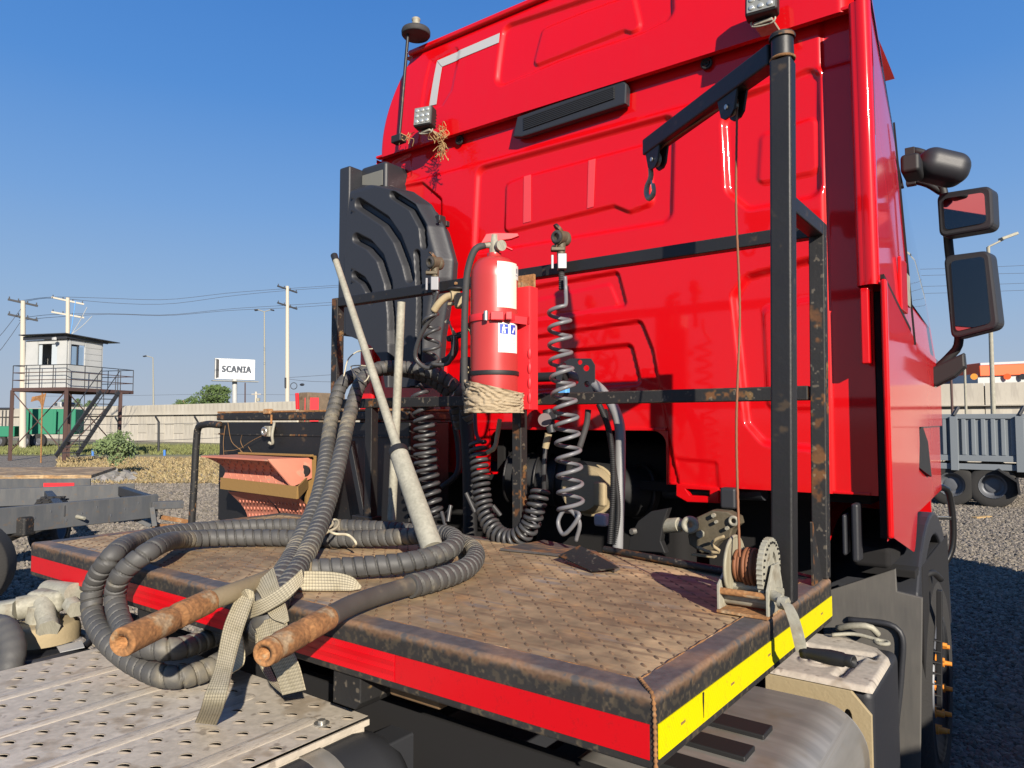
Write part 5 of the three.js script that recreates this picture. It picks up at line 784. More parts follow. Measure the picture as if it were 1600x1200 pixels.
  part(s, 'strap_loop', ribbon([F(396, 916, 1.06), F(408, 932, 1.02), F(424, 965, .99), F(444, 975, .98)], [F(428, 888, 1.08), F(436, 915, 1.04), F(448, 950, 1.0), F(452, 970, .99)], .003), M.strap);
  part(s, 'strap_loop', ribbon([F(372, 932, .99), F(384, 920, .985), F(396, 925, .99), F(398, 940, 1.0)], [F(392, 946, .99), F(390, 936, .985), F(394, 936, .99), F(400, 950, 1.0)], .003), M.strap);
  part(s, 'strap_loop', ribbon([D(470, 892, YD + .05), D(490, 892, YD + .045), D(525, 894, YD + .04), D(552, 902, YD + .03), D(565, 916, YD + .01)], [D(468, 922, YD + .005), D(490, 922, YD + .004), D(528, 922, YD + .004), D(548, 922, YD + .004), D(563, 920, YD + .004)], .003), M.strap);
  part(s, 'strap_loop', ribbon([F(398, 985, 1.0), F(402, 1030, 1.0), F(420, 1065, .99), F(440, 1084, .98)], [F(412, 985, 1.03), F(418, 1030, 1.02), F(430, 1062, 1.01), F(444, 1080, .99)], .003), M.strap);
  part(s, 'strap_loop', ribbon([F(362, 985, 1.05), F(364, 1020, 1.06), F(352, 1052, 1.06)], [F(378, 980, 1.0), F(382, 1035, 1.0), F(356, 1056, 1.0)], .003), M.strap);
}

// ---------------------------------------------------------------- lamps and beacon on the cab back
{
  const lamp = (px, py, f, s, turn, label) => {
    const c = P(px, py, { f }); const t = thing('work_lamp', label, 'work lamp', c.clone().add(new V3(0, -s / 2 - .03, 0)), 'square work lamps on the roof seam');
    const place = g => { g.rotateX(-.12); g.rotateY(turn); g.translate(c.x, c.y, c.z); return g; };
    const b = part(t, 'housing', place(new RoundedBoxGeometry(s, s, .055, 3, .01)), M.plasticDark);
    for (let k = 0; k < 5; k++) part(b, 'cooling_fin', place((() => { const g = new THREE.BoxGeometry(s * .8, .006, .02); g.translate(0, (k - 2) * s * .17, -.036); return g; })()), M.plasticDark);
    const fr = part(t, 'lens', place((() => { const g = new THREE.BoxGeometry(s * .86, s * .86, .004); g.translate(0, 0, .0285); return g; })()), std({ color: sc(.60, .60, .56), roughness: .2, metalness: .4 }));
    for (let i = -1; i <= 1; i++) for (let j = -1; j <= 1; j++) part(fr, 'led', place((() => { const g = new THREE.SphereGeometry(s * .10, 12, 8); g.scale(1, 1, .5); g.translate(i * s * .28, j * s * .28, .031); return g; })()), M.lens);
    part(t, 'mounting_yoke', [sweep([[-s * .35, -s * .42], [-s * .35, -s * .65], [s * .35, -s * .65], [s * .35, -s * .42]].map(a => { const v = new V3(a[0], a[1], -.01); v.applyAxisAngle(UP, turn); return v.add(c); }), .004, .01, 6), box(c.clone().add(new V3(0, -s * .62, -.05)), s * .6, .012, .10, .003)], M.galv);
  };
  lamp(1191, 4, 2.60, .115, .12, 'square work lamp above the crane post');
  lamp(664, 185, 2.60, .105, .25, 'square work lamp with dry straw below the white tape');
  const b = thing('beacon_mount', 'thin beacon pole with flat black disc at the roof corner', 'beacon', P(624, 222, { f: 2.62 }));
  const p0 = P(624, 214, { f: 2.62 }), p1 = P(638, 48, { f: 2.62 }), top = P(650, 48, { f: 2.66 });
  part(b, 'pole', cyl(p0, p1, .0085, .0085, 12), M.black);
  part(b, 'foot', box(P(623, 218, { f: 2.62 }), .07, .04, .05, .006), M.plasticDark);
  part(b, 'disc', lathe(top.clone().add(new V3(0, -.02, 0)), [[.001, -.012], [.070, -.012], [.076, -.004], [.077, .012], [.074, .022], [.05, .030], [.001, .032]], 40), M.rubber);
  part(b, 'stub', lathe(top.clone().add(new V3(0, .024, 0)), [[.020, 0], [.020, .03], [.023, .032], [.023, .04], [.019, .044], [.001, .044]], 24), M.dustMetal);
  const straw = (cx, cy, n, sx, sy, seed, label) => { const r = rngOf(seed), gs = []; for (let i = 0; i < n; i++) { const a = P(cx + (r() - .5) * sx, cy + (r() - .5) * sy, { f: 2.60 + r() * .05 }); const pts = [a]; for (let k = 0; k < 3; k++) pts.push(pts[k].clone().add(new V3((r() - .5) * .05, (r() - .6) * .05, (r() - .5) * .03))); gs.push(sweep(pts, .0011 + .0012 * r(), .008, 5)); } solo('dry_straw', label, 'straw', gs, M.dry); };
  straw(690, 222, 55, 5, 50, 3, 'hanging tuft of dry straw beside the left work lamp');
  straw(629, 214, 12, 18, 6, 4, 'scraps of dry straw round the beacon pole foot');
  straw(676, 206, 8, 22, 6, 6, 'scraps of dry straw under the left work lamp');
}

// ---------------------------------------------------------------- the yard around: locker, chocks, trailers
{
  const FB = 2.40, xl = P(342, 700, { f: FB }).x, xr = P(640, 700, { f: FB }).x, yt = P(345, 646, { f: FB }).y, yl = P(345, 657, { f: FB }).y;
  const t = thing('steel_locker', 'wide black steel locker with rusty lid behind the platform', 'locker', V((xl + xr) / 2, 0, FB + .4));
  part(t, 'body', boxMM(xl, xr, 1.12, yl - .01, FB, FB + .28, .01), M.black);
  const lid = part(t, 'lid', boxMM(xl - .01, xr + .01, yl, yt, FB - .015, FB + .29, .008), M.blackRust);
  part(lid, 'lid_edge', boxMM(xl - .01, xr + .01, yt + .001, yt + .012, FB - .01, FB + .285, .003), M.rust);
  part(t, 'seam_strip', boxMM(xl, xr, yl - .085, yl - .075, FB - .006, FB - .001, .001), M.blackRust);
  for (const x of [xl + .12, xl + .75]) part(t, 'leg', boxMM(x - .03, x + .03, 0, 1.12, FB + .10, FB + .16, .005), M.black);
  part(t, 'carrier_beam', boxMM(-2.5, -2.10, 1.03, 1.115, FB + .06, FB + .22, .005), M.black);
  const c = P(420, 674, { f: FB - .02 });
  const lt = part(t, 'latch', [box(c, .055, .06, .03, .006), sweep([c.clone().add(new V3(.05, .05, 0)), c.clone().add(new V3(.06, -.02, .02)), c.clone().add(new V3(.05, -.07, .01)), c.clone().add(new V3(.03, -.06, .02))], .008, .01, 8)], M.dustMetal);
  part(lt, 'padlock', torus(c.clone().add(new V3(-.005, 0, .025)), .018, .008, new V3(0, 0, 1), 20), M.steel);
  part(t, 'hinge', [box(P(419, 643, { f: FB - .01 }), .06, .03, .03, .006), cyl(P(424, 648, { f: FB - .02 }), P(424, 662, { f: FB - .02 }), .006, .006, 8)], M.rust);
  part(t, 'handrail', sweep([P(344, 664, { f: FB - .01 }), P(322, 663, { f: FB - .01 }), P(310, 668, { f: FB - .01 }), P(307, 690, { f: FB - .01 }), P(303, 760, { f: FB - .01 }), P(299, 824, { f: FB - .01 })], .021, .03, 12), M.blackRust);
  // twigs hanging on it
  const r = rngOf(88), gs = []; for (const pts of [[[356, 660], [362, 690], [372, 700], [385, 712]], [[350, 705], [372, 702], [395, 688], [415, 678]], [[352, 665], [349, 690], [350, 715]], [[378, 680], [376, 690], [380, 700]], [[374, 700], [380, 712]], [[388, 698], [393, 706]]]) gs.push(sweep(pts.map(a => P(a[0], a[1], { f: FB - .02 - r() * .03 })), .0018, .02, 5)); solo('dry_twigs', 'thin dry twigs caught on the locker front', 'twigs', gs, M.twig);
  // holder with two wheel chocks
  const FH = FB - .22;
  const h = thing('chock_holder', 'ochre steel holder for wheel chocks on the locker front', 'holder', P(430, 800, { f: FH }));
  const hp = (px, py, f) => P(px, py, { f });
  part(h, 'side_frame', [bar(hp(487, 712, FB - .05), hp(482, 815, FB - .05), .05, .02), bar(hp(376, 710, FB - .03), hp(376, 720, FB - .03), .02, .02)], M.ochre);
  part(h, 'front_band', [bar(hp(345, 755, FH), hp(465, 770, FH), .008, .062, .002), bar(hp(465, 770, FH), hp(486, 748, FB - .02), .008, .062, .002), bar(hp(374, 708, FB - .08), hp(488, 712, FB - .08), .02, .012)], M.ochre);
  const chock = (tl, tr, br, bl, name, label) => {
    // tl..bl are pixel corners with f; curved tread face between top edge and bottom edge
    const t2 = thing('wheel_chock', label, 'wheel chock', P(bl[0], bl[1], { f: bl[2] }), 'salmon wheel chocks in the holder');
    const A = P(tl[0], tl[1], { f: tl[2] }), B = P(tr[0], tr[1], { f: tr[2] }), Cc = P(br[0], br[1], { f: br[2] }), Dd = P(bl[0], bl[1], { f: bl[2] });
    const face = relief(lin(0, 1, 12), lin(0, 1, 18), (u, v) => { const top = A.clone().lerp(B, u), bot = Dd.clone().lerp(Cc, u), p = bot.lerp(top, v); p.z -= .08 * Math.sin(v * Math.PI) ; return [p.x, p.y, p.z]; });
    const fc = part(t2, 'tread_face', face, M.salmon);
    for (let i = 0; i < 9; i++) for (let j = 0; j < 6; j++) { const u = (i + .5 + (j % 2) * .4) / 9.6, v = (j + .7) / 7; const p = Dd.clone().lerp(Cc, u).lerp(A.clone().lerp(B, u), v); p.z -= .08 * Math.sin(v * Math.PI) - .003; part(fc, 'tread_stud', (() => { const g = new THREE.SphereGeometry(.011, 8, 5); g.scale(.5, 1, .35); g.rotateZ(.4); g.translate(p.x, p.y, p.z); return g; })(), M.salmon); }
    return { A, B, Cc, Dd, t2 };
  };
  const k1 = chock([314, 712, FH - .07], [417, 718, FH - .07], [455, 760, FH + .02], [343, 752, FH + .02], '', 'salmon wheel chock lying across the top of the holder');
  part(k1.t2, 'top_plate', (() => { const a = [k1.A, k1.B, P(486, 716, { f: FB - .06 }), P(376, 710, { f: FB - .06 })]; return ribbon([a[0], a[3]], [a[1], a[2]], .008, 4); })(), M.salmon);
  part(k1.t2, 'end_plate', (() => { const o = [[417, 718], [486, 716], [486, 752], [455, 764]].map(a => a); const A = P(417, 718, { f: FH - .07 }), B = P(486, 716, { f: FB - .06 }), Cq = P(486, 748, { f: FB - .06 }), Dq = P(455, 762, { f: FH + .02 }); return ribbon([A, Dq], [B, Cq], .008, 4); })(), M.salmon);
  part(k1.t2, 'grip_hole', cyl(P(474, 736, { f: FB - .11 }), P(476, 736, { f: FB - .09 }), .03, .03, 20), M.gap);
  chock([356, 768, FH + .02], [408, 770, FH + .02], [425, 850, FH + .10], [376, 850, FH + .10], '', 'salmon wheel chock standing under the ochre band, half in sun');
  chock([410, 772, FH + .02], [465, 776, FH + .02], [482, 850, FH + .12], [432, 850, FH + .10], '', 'salmon wheel chock standing under the ochre band beside the locker shadow');
}
function wheelThing(root, c, r, w, axis, mat = M.tyre) {
  const ty = part(root, 'tyre', lathe(c, [[r * .58, -w / 2], [r * .82, -w / 2 - .01], [r * .97, -w * .42], [r, -w * .36], [r, w * .36], [r * .97, w * .42], [r * .82, w / 2 + .01], [r * .58, w / 2]], 40, axis), mat);
  part(root, 'rim', lathe(c, [[.001, w * .10], [r * .26, w * .12], [r * .30, w * .02], [r * .46, w * .04], [r * .52, w * .40], [r * .59, w * .50], [r * .58, -w * .3]], 32, axis), M.rimGrey);
  return ty;
}
{
  // lowbed deck on the far left
  const D = (px, py, d) => P(px, py, { d });
  const fl = thing('flatbed_trailer', 'low flatbed trailer with rusty brown deck and striped edge', 'trailer', D(0, 800, 12).setY(0));
  const e0 = D(146, 742, 12.2), yDk = e0.y, right = CR.clone(), fwdv = new V3(-Math.sin(YAW), 0, -Math.cos(YAW));
  const corner = (x, d, y) => C(x, y, d);
  const xE = (146 - 800) / FL * 12.2;
  const deckShape = [[xE, 12.2], [xE - .8, 14.4], [xE - 9, 14.0], [xE - 9, 11.6]].map(a => corner(a[0], a[1], 0));
  part(fl, 'deck', (() => { const e = extr(deckShape.map(p => [p.x, -p.z]), .05, [], .004); e.rotateX(-Math.PI / 2); e.translate(0, yDk - .05, 0); return boxUV(e); })(), M.deck);
  part(fl, 'edge_rail', bar(corner(xE, 12.19, yDk - .14), corner(xE - 9, 11.58, yDk - .14), .04, .16, .006), M.chassisPaint);
  for (const [a, b, m] of [[.25, .75, M.bracketRed], [3.6, 4.3, M.tapeW], [2.6, 3.4, M.tapeW], [4.6, 5.2, M.bracketRed], [1.9, 2.3, M.tapeW]]) part(fl, 'marker_strip', bar(corner(xE - a, 12.17 - .061 * a - .01, yDk - .16), corner(xE - b, 12.17 - .061 * b - .01, yDk - .16), .006, .07, 0), m);
  part(fl, 'marker_lamp', sph(corner(xE - .22, 12.13, yDk - .27), .075, 1, .8, 1, 14), M.orange);
  part(fl, 'underframe', [bar(corner(xE - 1.2, 12.9, yDk - .35), corner(xE - 9, 12.4, yDk - .35), .5, .30, .02)], M.black);
  for (const x of [3, 4.2, 5.4]) wheelThing(fl, corner(xE - x, 13, .38), .38, .3, fwdv);
  const FWDV = fwdv;
  // chassis frame in front of it
  const ch = thing('chassis_trailer', 'bare dark chassis frame with a stub bumper and worn tyre', 'trailer', D(120, 850, 9.6).setY(0));
  const yC = D(200, 790, 9.4).y;
  const R = (px, py, d) => P(px, py, { d });
  part(ch, 'frame_rail', [bar(R(-60, 840, 7.6).setY(yC), R(245, 790, 9.4).setY(yC), .07, .30, .01)], M.chassisPaint);
  part(ch, 'frame_rail', [bar(R(-60, 790, 10.2).setY(yC), R(210, 770, 11.2).setY(yC), .07, .26, .01)], M.chassisPaint);
  part(ch, 'cross_member', [bar(R(75, 782, 10.4).setY(yC + .03), R(95, 800, 8.4).setY(yC + .05), .10, .14, .01)], M.darkSteel);
  part(ch, 'cross_member', [bar(R(190, 772, 11.1).setY(yC + .03), R(240, 785, 9.4).setY(yC + .05), .10, .14, .01)], M.darkSteel);
  part(ch, 'bumper_arm', [bar(R(236, 790, 9.3), R(285, 788, 9.6), .10, .10, .01), bar(R(238, 792, 9.3), R(242, 822, 9.3), .08, .06, .005), bar(R(195, 803, 9.2), R(236, 822, 9.3), .05, .05, .005)], M.chassisPaint);
  part(ch, 'bumper_bar', [bar(R(252, 808, 9.6), R(298, 816, 9.9), .10, .06, .005), bar(R(240, 822, 9.5), R(300, 822, 9.9), .10, .06, .005)], M.rust);
  for (let k = 0; k < 9; k++) { const a = R(-60, 840, 7.6).setY(yC), b = R(245, 790, 9.4).setY(yC), q = a.lerp(b, .25 + k * .08).addScaledVector(fwdv, -.05).add(new V3(0, .06 * (k % 3 - 1), 0)); part(ch, 'frame_bolt', cyl(q, q.clone().addScaledVector(fwdv, .03), .022, .022, 6), M.rimGrey); }
  part(ch, 'bolt_pipe', cyl(R(106, 804, 8.6), R(132, 810, 8.5), .03, .02, 12), M.dustMetal);
  part(ch, 'axle_bracket', [box(R(28, 822, 8.1), .30, .22, .2, .03, YAW), cyl(R(-10, 845, 7.9), R(35, 828, 8.2), .09, .07, 14)], M.blackRust);
  { const c = R(78, 833, 9.3), ax = CR.clone().addScaledVector(FWDV, .25).normalize(); const ty = wheelThing(ch, c.clone().setY(.36), .36, .30, ax); for (let k = 0; k < 36; k++) { const a = k / 36 * 6.2832, tv = new V3().crossVectors(ax, UP); const p = c.clone().setY(.36).addScaledVector(UP, Math.cos(a) * .362).addScaledVector(tv, Math.sin(a) * .362); for (const s of [-.09, 0, .09]) part(ty, 'tread_lug', box(p.clone().addScaledVector(ax, s + (k % 2) * .03), .05, .02, .05, .004, YAW), M.tyre); } }
  { const c = R(-66, 892, 6.3).setY(.42), ax = CR.clone().multiplyScalar(.3).addScaledVector(fwdv, -1).normalize(); wheelThing(ch, c, .42, .28, ax); }
}
// ---------------------------------------------------------------- parked truck to the right, outside the frame, whose shade falls on the gravel
{
  const n = thing('parked_truck', 'dark grey drop side truck parked alongside', 'truck', V(3.4, 0, 4));
  part(n, 'cab', [boxMM(2.2, 4.6, .95, 3.7, 4.15, 6.4, .12)], M.darkSteel);
  part(n, 'bumper', boxMM(2.22, 4.58, .35, .94, 5.9, 6.42, .08), M.plasticDark);
  part(n, 'window', boxMM(2.195, 2.205, 2.2, 2.9, 5.1, 6.1, .004), M.glass);
  part(n, 'load_bed', [boxMM(2.25, 4.55, 1.02, 1.12, -2.4, 4.14, .02), boxMM(2.25, 2.31, 1.0, 1.9, -2.4, 4.30, .02), boxMM(4.49, 4.55, 1.0, 1.9, -2.4, 4.30, .02)], M.darkSteel);
  part(n, 'side_guard', [boxMM(2.27, 2.33, .30, 1.005, 1.0, 4.6, .02)], M.darkSteel);
  part(n, 'chassis_rail', boxMM(2.98, 3.06, .7, .97, -2.4, 4.2, .01), M.darkSteel);
  part(n, 'chassis_rail', boxMM(3.78, 3.86, .7, .97, -2.4, 4.2, .01), M.darkSteel);
  for (const f of [5.2, .2, -1.2]) for (const x of [2.42, 4.4]) wheelThing(n, V(x, .52, f), .52, .34, new V3(x < 3 ? -1 : 1, 0, 0));
}
// ---------------------------------------------------------------- far things
const FWD = new V3(-Math.sin(YAW), 0, -Math.cos(YAW));
const camXD = (px, d) => [(px - 800) / FL * d, d];
{
  // retaining wall of the raised road: two visible stretches of one straight wall
  const A = [18.6, 28], B = [-27, 60], dir = [B[0] - A[0], B[1] - A[1]], L = Math.hypot(...dir); dir[0] /= L; dir[1] /= L;
  const at = (s, y, o = 0) => C(A[0] + dir[0] * s + dir[1] * o * -1, y, A[1] + dir[1] * s + dir[0] * o);
  const topY = 3.25, rowY = [0, .55, 2.05];
  const w = thing('retaining_wall', 'long pale concrete retaining wall carrying a raised road', 'wall', at(30, 0));
  const thick = .4, nrm = at(0, 0, 1).sub(at(0, 0, 0));
  const slab = (s0, s1, y0, y1, o, th) => bar(at(s0, (y0 + y1) / 2, o), at(s1, (y0 + y1) / 2, o), th, y1 - y0, .015);
  part(w, 'core', slab(-30, 140, 0, topY - .1, -.45, .4), M.concrete);
  const tones = [.95, 1, 1.05, .9].map(k => { const m = M.concrete.clone(); m.color.setScalar(Math.min(1, k)); return m; });
  for (const [s0, s1] of [[-12, 12], [42, 100]]) {
    for (let s = s0; s < s1; s += 6) part(w, 'parapet_section', slab(s + .02, Math.min(s1, s + 5.98), 2.38, topY, -.12, .26), tones[(Math.abs(s) * 7 | 0) % 4]);
    let k = 0; for (let s = s0; s < s1; s += 1.5, k++) { const off = k % 2 ? .75 : 0; for (const y of [-.75, .75]) { const a = Math.max(0, y + off), b = Math.min(2.35, y + off + 1.5); if (b - a > .1) part(w, 'wall_panel', slab(s + .012, s + 1.488, a + .012, b - .012, -.14, .18), tones[(k * 3 + (y > 0 ? 1 : 0)) % 4]); } if (off) part(w, 'wall_panel', slab(s + .012, s + 1.488, 2.26, 2.34, -.14, .18), tones[k % 4]); }
    part(w, 'ledge', slab(s0, s1, 2.342, 2.378, -.06, .40), tones[3]);
  }
  // road fill behind the wall so that vehicles stand on something
  const fill = [at(-30, 0, -.7), at(140, 0, -.7), at(140, 0, -30), at(-30, 0, -30)];
  const rd = extr(fill.map(p => [p.x, -p.z]), .05); rd.rotateX(-Math.PI / 2); rd.translate(0, 2.3, 0); struct('raised_road', rd, std({ color: sc(.36, .36, .36), roughness: 1 }));
  // white pickup on the raised road
  const sP = 86.5, pk = thing('pickup_truck', 'white pickup truck driving on the raised road', 'pickup', at(sP, 2.35, -3));
  const o = (s, y) => at(sP + s, 2.35 + y, -3);
  part(pk, 'body', bar(o(-2.6, .72), o(2.6, .72), 1.7, .62, .12), M.white);
  part(pk, 'cab', bar(o(-1.0, 1.32), o(.9, 1.32), 1.5, .62, .15), M.white);
  part(pk, 'side_window', bar(at(sP - .25, 3.72, -2.24), at(sP + .45, 3.72, -2.24), .02, .34, .01), M.glass);
  part(pk, 'windscreen', bar(at(sP - 1.25, 3.62, -3), at(sP - .95, 3.82, -3), 1.3, .34, .02), M.glass);
  for (const s of [-1.7, 1.7]) for (const oo of [-2.3, -3.7]) wheelThing(pk, at(sP + s, 2.71, oo), .36, .22, nrm.clone().normalize());
  // chain fence in front of the wall
  for (const [px, d, y1] of [[185, 41, 652], [248, 38, 651], [309, 36, 651]]) {
    const b = P(px, 700, { d }).setY(0), tp = P(px, y1 + 8, { d }); const fp = thing('fence_post', px === 185 ? 'grey angled fence post beside the guard tower' : px === 248 ? 'dark angled fence post in front of the concrete wall' : 'dark angled fence post next to the locker handrail', 'fence post', b, 'angled fence posts');
    part(fp, 'post', cyl(b, tp, .06, .06, 10), px === 185 ? M.galv : M.darkSteel); part(fp, 'angled_arm', cyl(tp, P(px - 5, y1, { d: d - .2 }), .05, .05, 8), px === 185 ? M.galv : M.darkSteel);
  }
  for (const [py0, py1] of [[663, 660], [690, 684]]) solo('fence_wire', py0 === 663 ? 'upper fence wire in front of the concrete wall' : 'lower fence wire in front of the concrete wall', 'fence wire', sweep([P(150, py0, { d: 42 }), P(248, (py0 + py1) / 2 + 1, { d: 38 }), P(345, py1, { d: 35 })], .012, 1, 5), M.wire);
  for (const px of [145, 247 + 10, 201]) solo('marker_peg', 'small blue marker peg in the grass before the wall', 'peg', cyl(P(px, 712, { d: 34 }), P(px, 703, { d: 34 }), .06, .06, 8), std({ color: sc(.25, .45, .72), roughness: .6 }), 'blue pegs in the grass');
}
{
  // guard tower
  const f0 = camXD(103, 31), g = 75 * Math.PI / 180, Lt = 3.0;
  const at = (a, b, y) => C(f0[0] + Lt * (a * -Math.sin(g) + b * Math.cos(g)), y, f0[1] + Lt * (a * Math.cos(g) + b * Math.sin(g)));
  const yF = 1.7 + 55 / FL * 31, t = thing('guard_tower', 'white guard cabin on rusty steel legs with outside stairs', 'guard tower', at(.5, .5, 0));
  for (const [a, b] of [[0, 0], [1, 0], [0, 1], [1, 1]]) part(t, 'leg', bar(at(a, b, 0), at(a, b, yF - .1), .13, .13, .01, new V3(0, 0, 1)), M.towerSteel);
  part(t, 'floor', [...[[[0, 0], [1, 0]], [[0, 0], [0, 1.25]], [[1, 0], [1, 1.25]], [[0, 1.25], [1, 1.25]]].map(([p, q]) => bar(at(...p, yF - .08), at(...q, yF - .08), .1, .16, .01)), bar(at(.5, 0, yF - .02), at(.5, 1.25, yF - .02), Lt, .03, 0)], M.towerSteel);
  for (const [p, q] of [[[0, 0], [1, 0]], [[1, 0], [0, 0]], [[0, 0], [0, 1]], [[0, 1], [0, 0]]]) part(t, 'brace', cyl(at(...p, yF - .15), at(...q, .4), .025, .025, 6), M.towerSteel);
  const rail = [[0, 0], [1, 0], [1, 1.25], [0, 1.25], [0, 0]];
  for (let k = 0; k < 4; k++) { const p = rail[k], q = rail[k + 1]; for (const y of [.35, .68, 1.0]) part(t, 'guard_rail', cyl(at(...p, yF + y), at(...q, yF + y), .018, .018, 6), y > .9 ? M.darkSteel : M.towerSteel); for (let m = 0; m < 4; m++) { const u = m / 4, x = [p[0] + (q[0] - p[0]) * u, p[1] + (q[1] - p[1]) * u]; part(t, 'rail_post', cyl(at(...x, yF), at(...x, yF + 1.0), .02, .02, 6), M.darkSteel); } }
  // cabin walls as boards, with real openings
  const c0 = .12, c1 = .88, b0 = .10, b1 = .72, yW = yF, yR = yF + 2.15;
  const wallA = (a0, a1, y0, y1, b, n = 'wall_panel') => part(t, n, bar(at(a0, b, (y0 + y1) / 2), at(a1, b, (y0 + y1) / 2), .06, y1 - y0, .004), M.white);
  const wallB = (p0, p1, y0, y1, a, n = 'wall_panel') => part(t, n, bar(at(a, p0, (y0 + y1) / 2), at(a, p1, (y0 + y1) / 2), .06, y1 - y0, .004), M.white);
  wallA(c0, c1, yW, yW + 1.02, b0); wallA(c0, c0 + .17, yW + 1.03, yR, b0); wallA(c1 - .22, c1, yW + 1.03, yR, b0); wallA(c0 + .18, c1 - .23, yR - .18, yR, b0);
  wallB(b0 + .02, b1, yW, yW + 1.02, c0); wallB(b0 + .02, b0 + .06, yW + 1.03, yR, c0); for (let k = 0; k < 4; k++) wallB(b1 - .31, b1, yW + 1.03 + k * .28, yW + 1.03 + k * .28 + .27, c0); wallB(b0 + .07, b1 - .32, yR - .2, yR, c0);
  wallA(c0, c1, yW, yW + 1.02, b1 + .02); wallA(c0, c0 + .3, yW + 1.03, yR, b1 + .02); wallA(c1 - .3, c1, yW + 1.03, yR, b1 + .02); wallB(b0, b1, yW, yR, c1);
  for (const [u0, u1] of [[.26, .42], [.60, .66]]) part(t, 'curtain', bar(at(u0, b0 + .02, yW + 1.5), at(u1, b0 + .02, yW + 1.5), .02, .95, 0), std({ color: sc(.66, .69, .71), roughness: .9 }));
  part(t, 'window_pane', bar(at(c0 + .01, b0 + .08, yW + 1.45), at(c0 + .01, b1 - .33, yW + 1.45), .012, .84, 0), std({ color: sc(.48, .57, .66), roughness: .15 }));
  part(t, 'window_bar', bar(at(c0, b0 + .18, yW + 1.04), at(c0, b0 + .18, yW + 1.92), .05, .05, .004), M.darkSteel);
  part(t, 'roof', (() => { const p = [[.03, -.02], [.90, -.02], [.90, .92], [.0, .96]].map((q, i) => at(q[0], q[1], yR + .18 - .10 * (i > 1 ? 1 : 0) + (i === 0 || i === 1 ? .02 : 0))); return ribbon([p[0], p[3]], [p[1], p[2]], .035, 4); })(), M.darkSteel);
  part(t, 'fascia', [bar(at(.08, .05, yR + .08), at(.89, .05, yR + .08), .03, .16, .004), bar(at(.08, .05, yR + .08), at(.08, .80, yR + .04), .03, .10, .004)], M.darkSteel);
  part(t, 'flood_lamp', [box(at(.22, -.03, yR - .02), .22, .12, .12, .02), cyl(at(.22, -.01, yR + .06), at(.22, -.03, yR - .02), .02, .02, 6)], M.white);
  // stairs
  const s0 = P(172, 612, { d: 32 }), s1 = P(104, 712, { d: 29.2 }); const sv = CR.clone().multiplyScalar(.42).addScaledVector(FWD, .7);
  for (const k of [-.5, .5]) { part(t, 'stair_stringer', bar(s0.clone().addScaledVector(sv, k), s1.clone().addScaledVector(sv, k), .05, .20, .004), M.darkSteel); part(t, 'stair_rail', cyl(s0.clone().addScaledVector(sv, k).add(new V3(0, .95, 0)), s1.clone().addScaledVector(sv, k).add(new V3(0, .95, 0)), .02, .02, 6), M.darkSteel); for (const u of [.1, .4, .7, .95]) { const p = s0.clone().lerp(s1, u).addScaledVector(sv, k); part(t, 'rail_post', cyl(p, p.clone().add(new V3(0, .95, 0)), .018, .018, 6), M.darkSteel); } }
  for (let k = 0; k < 12; k++) { const p = s0.clone().lerp(s1, (k + .5) / 12); part(t, 'stair_tread', bar(p.clone().addScaledVector(sv, -.46), p.clone().addScaledVector(sv, .46), .24, .03, .003), M.darkSteel); }
}
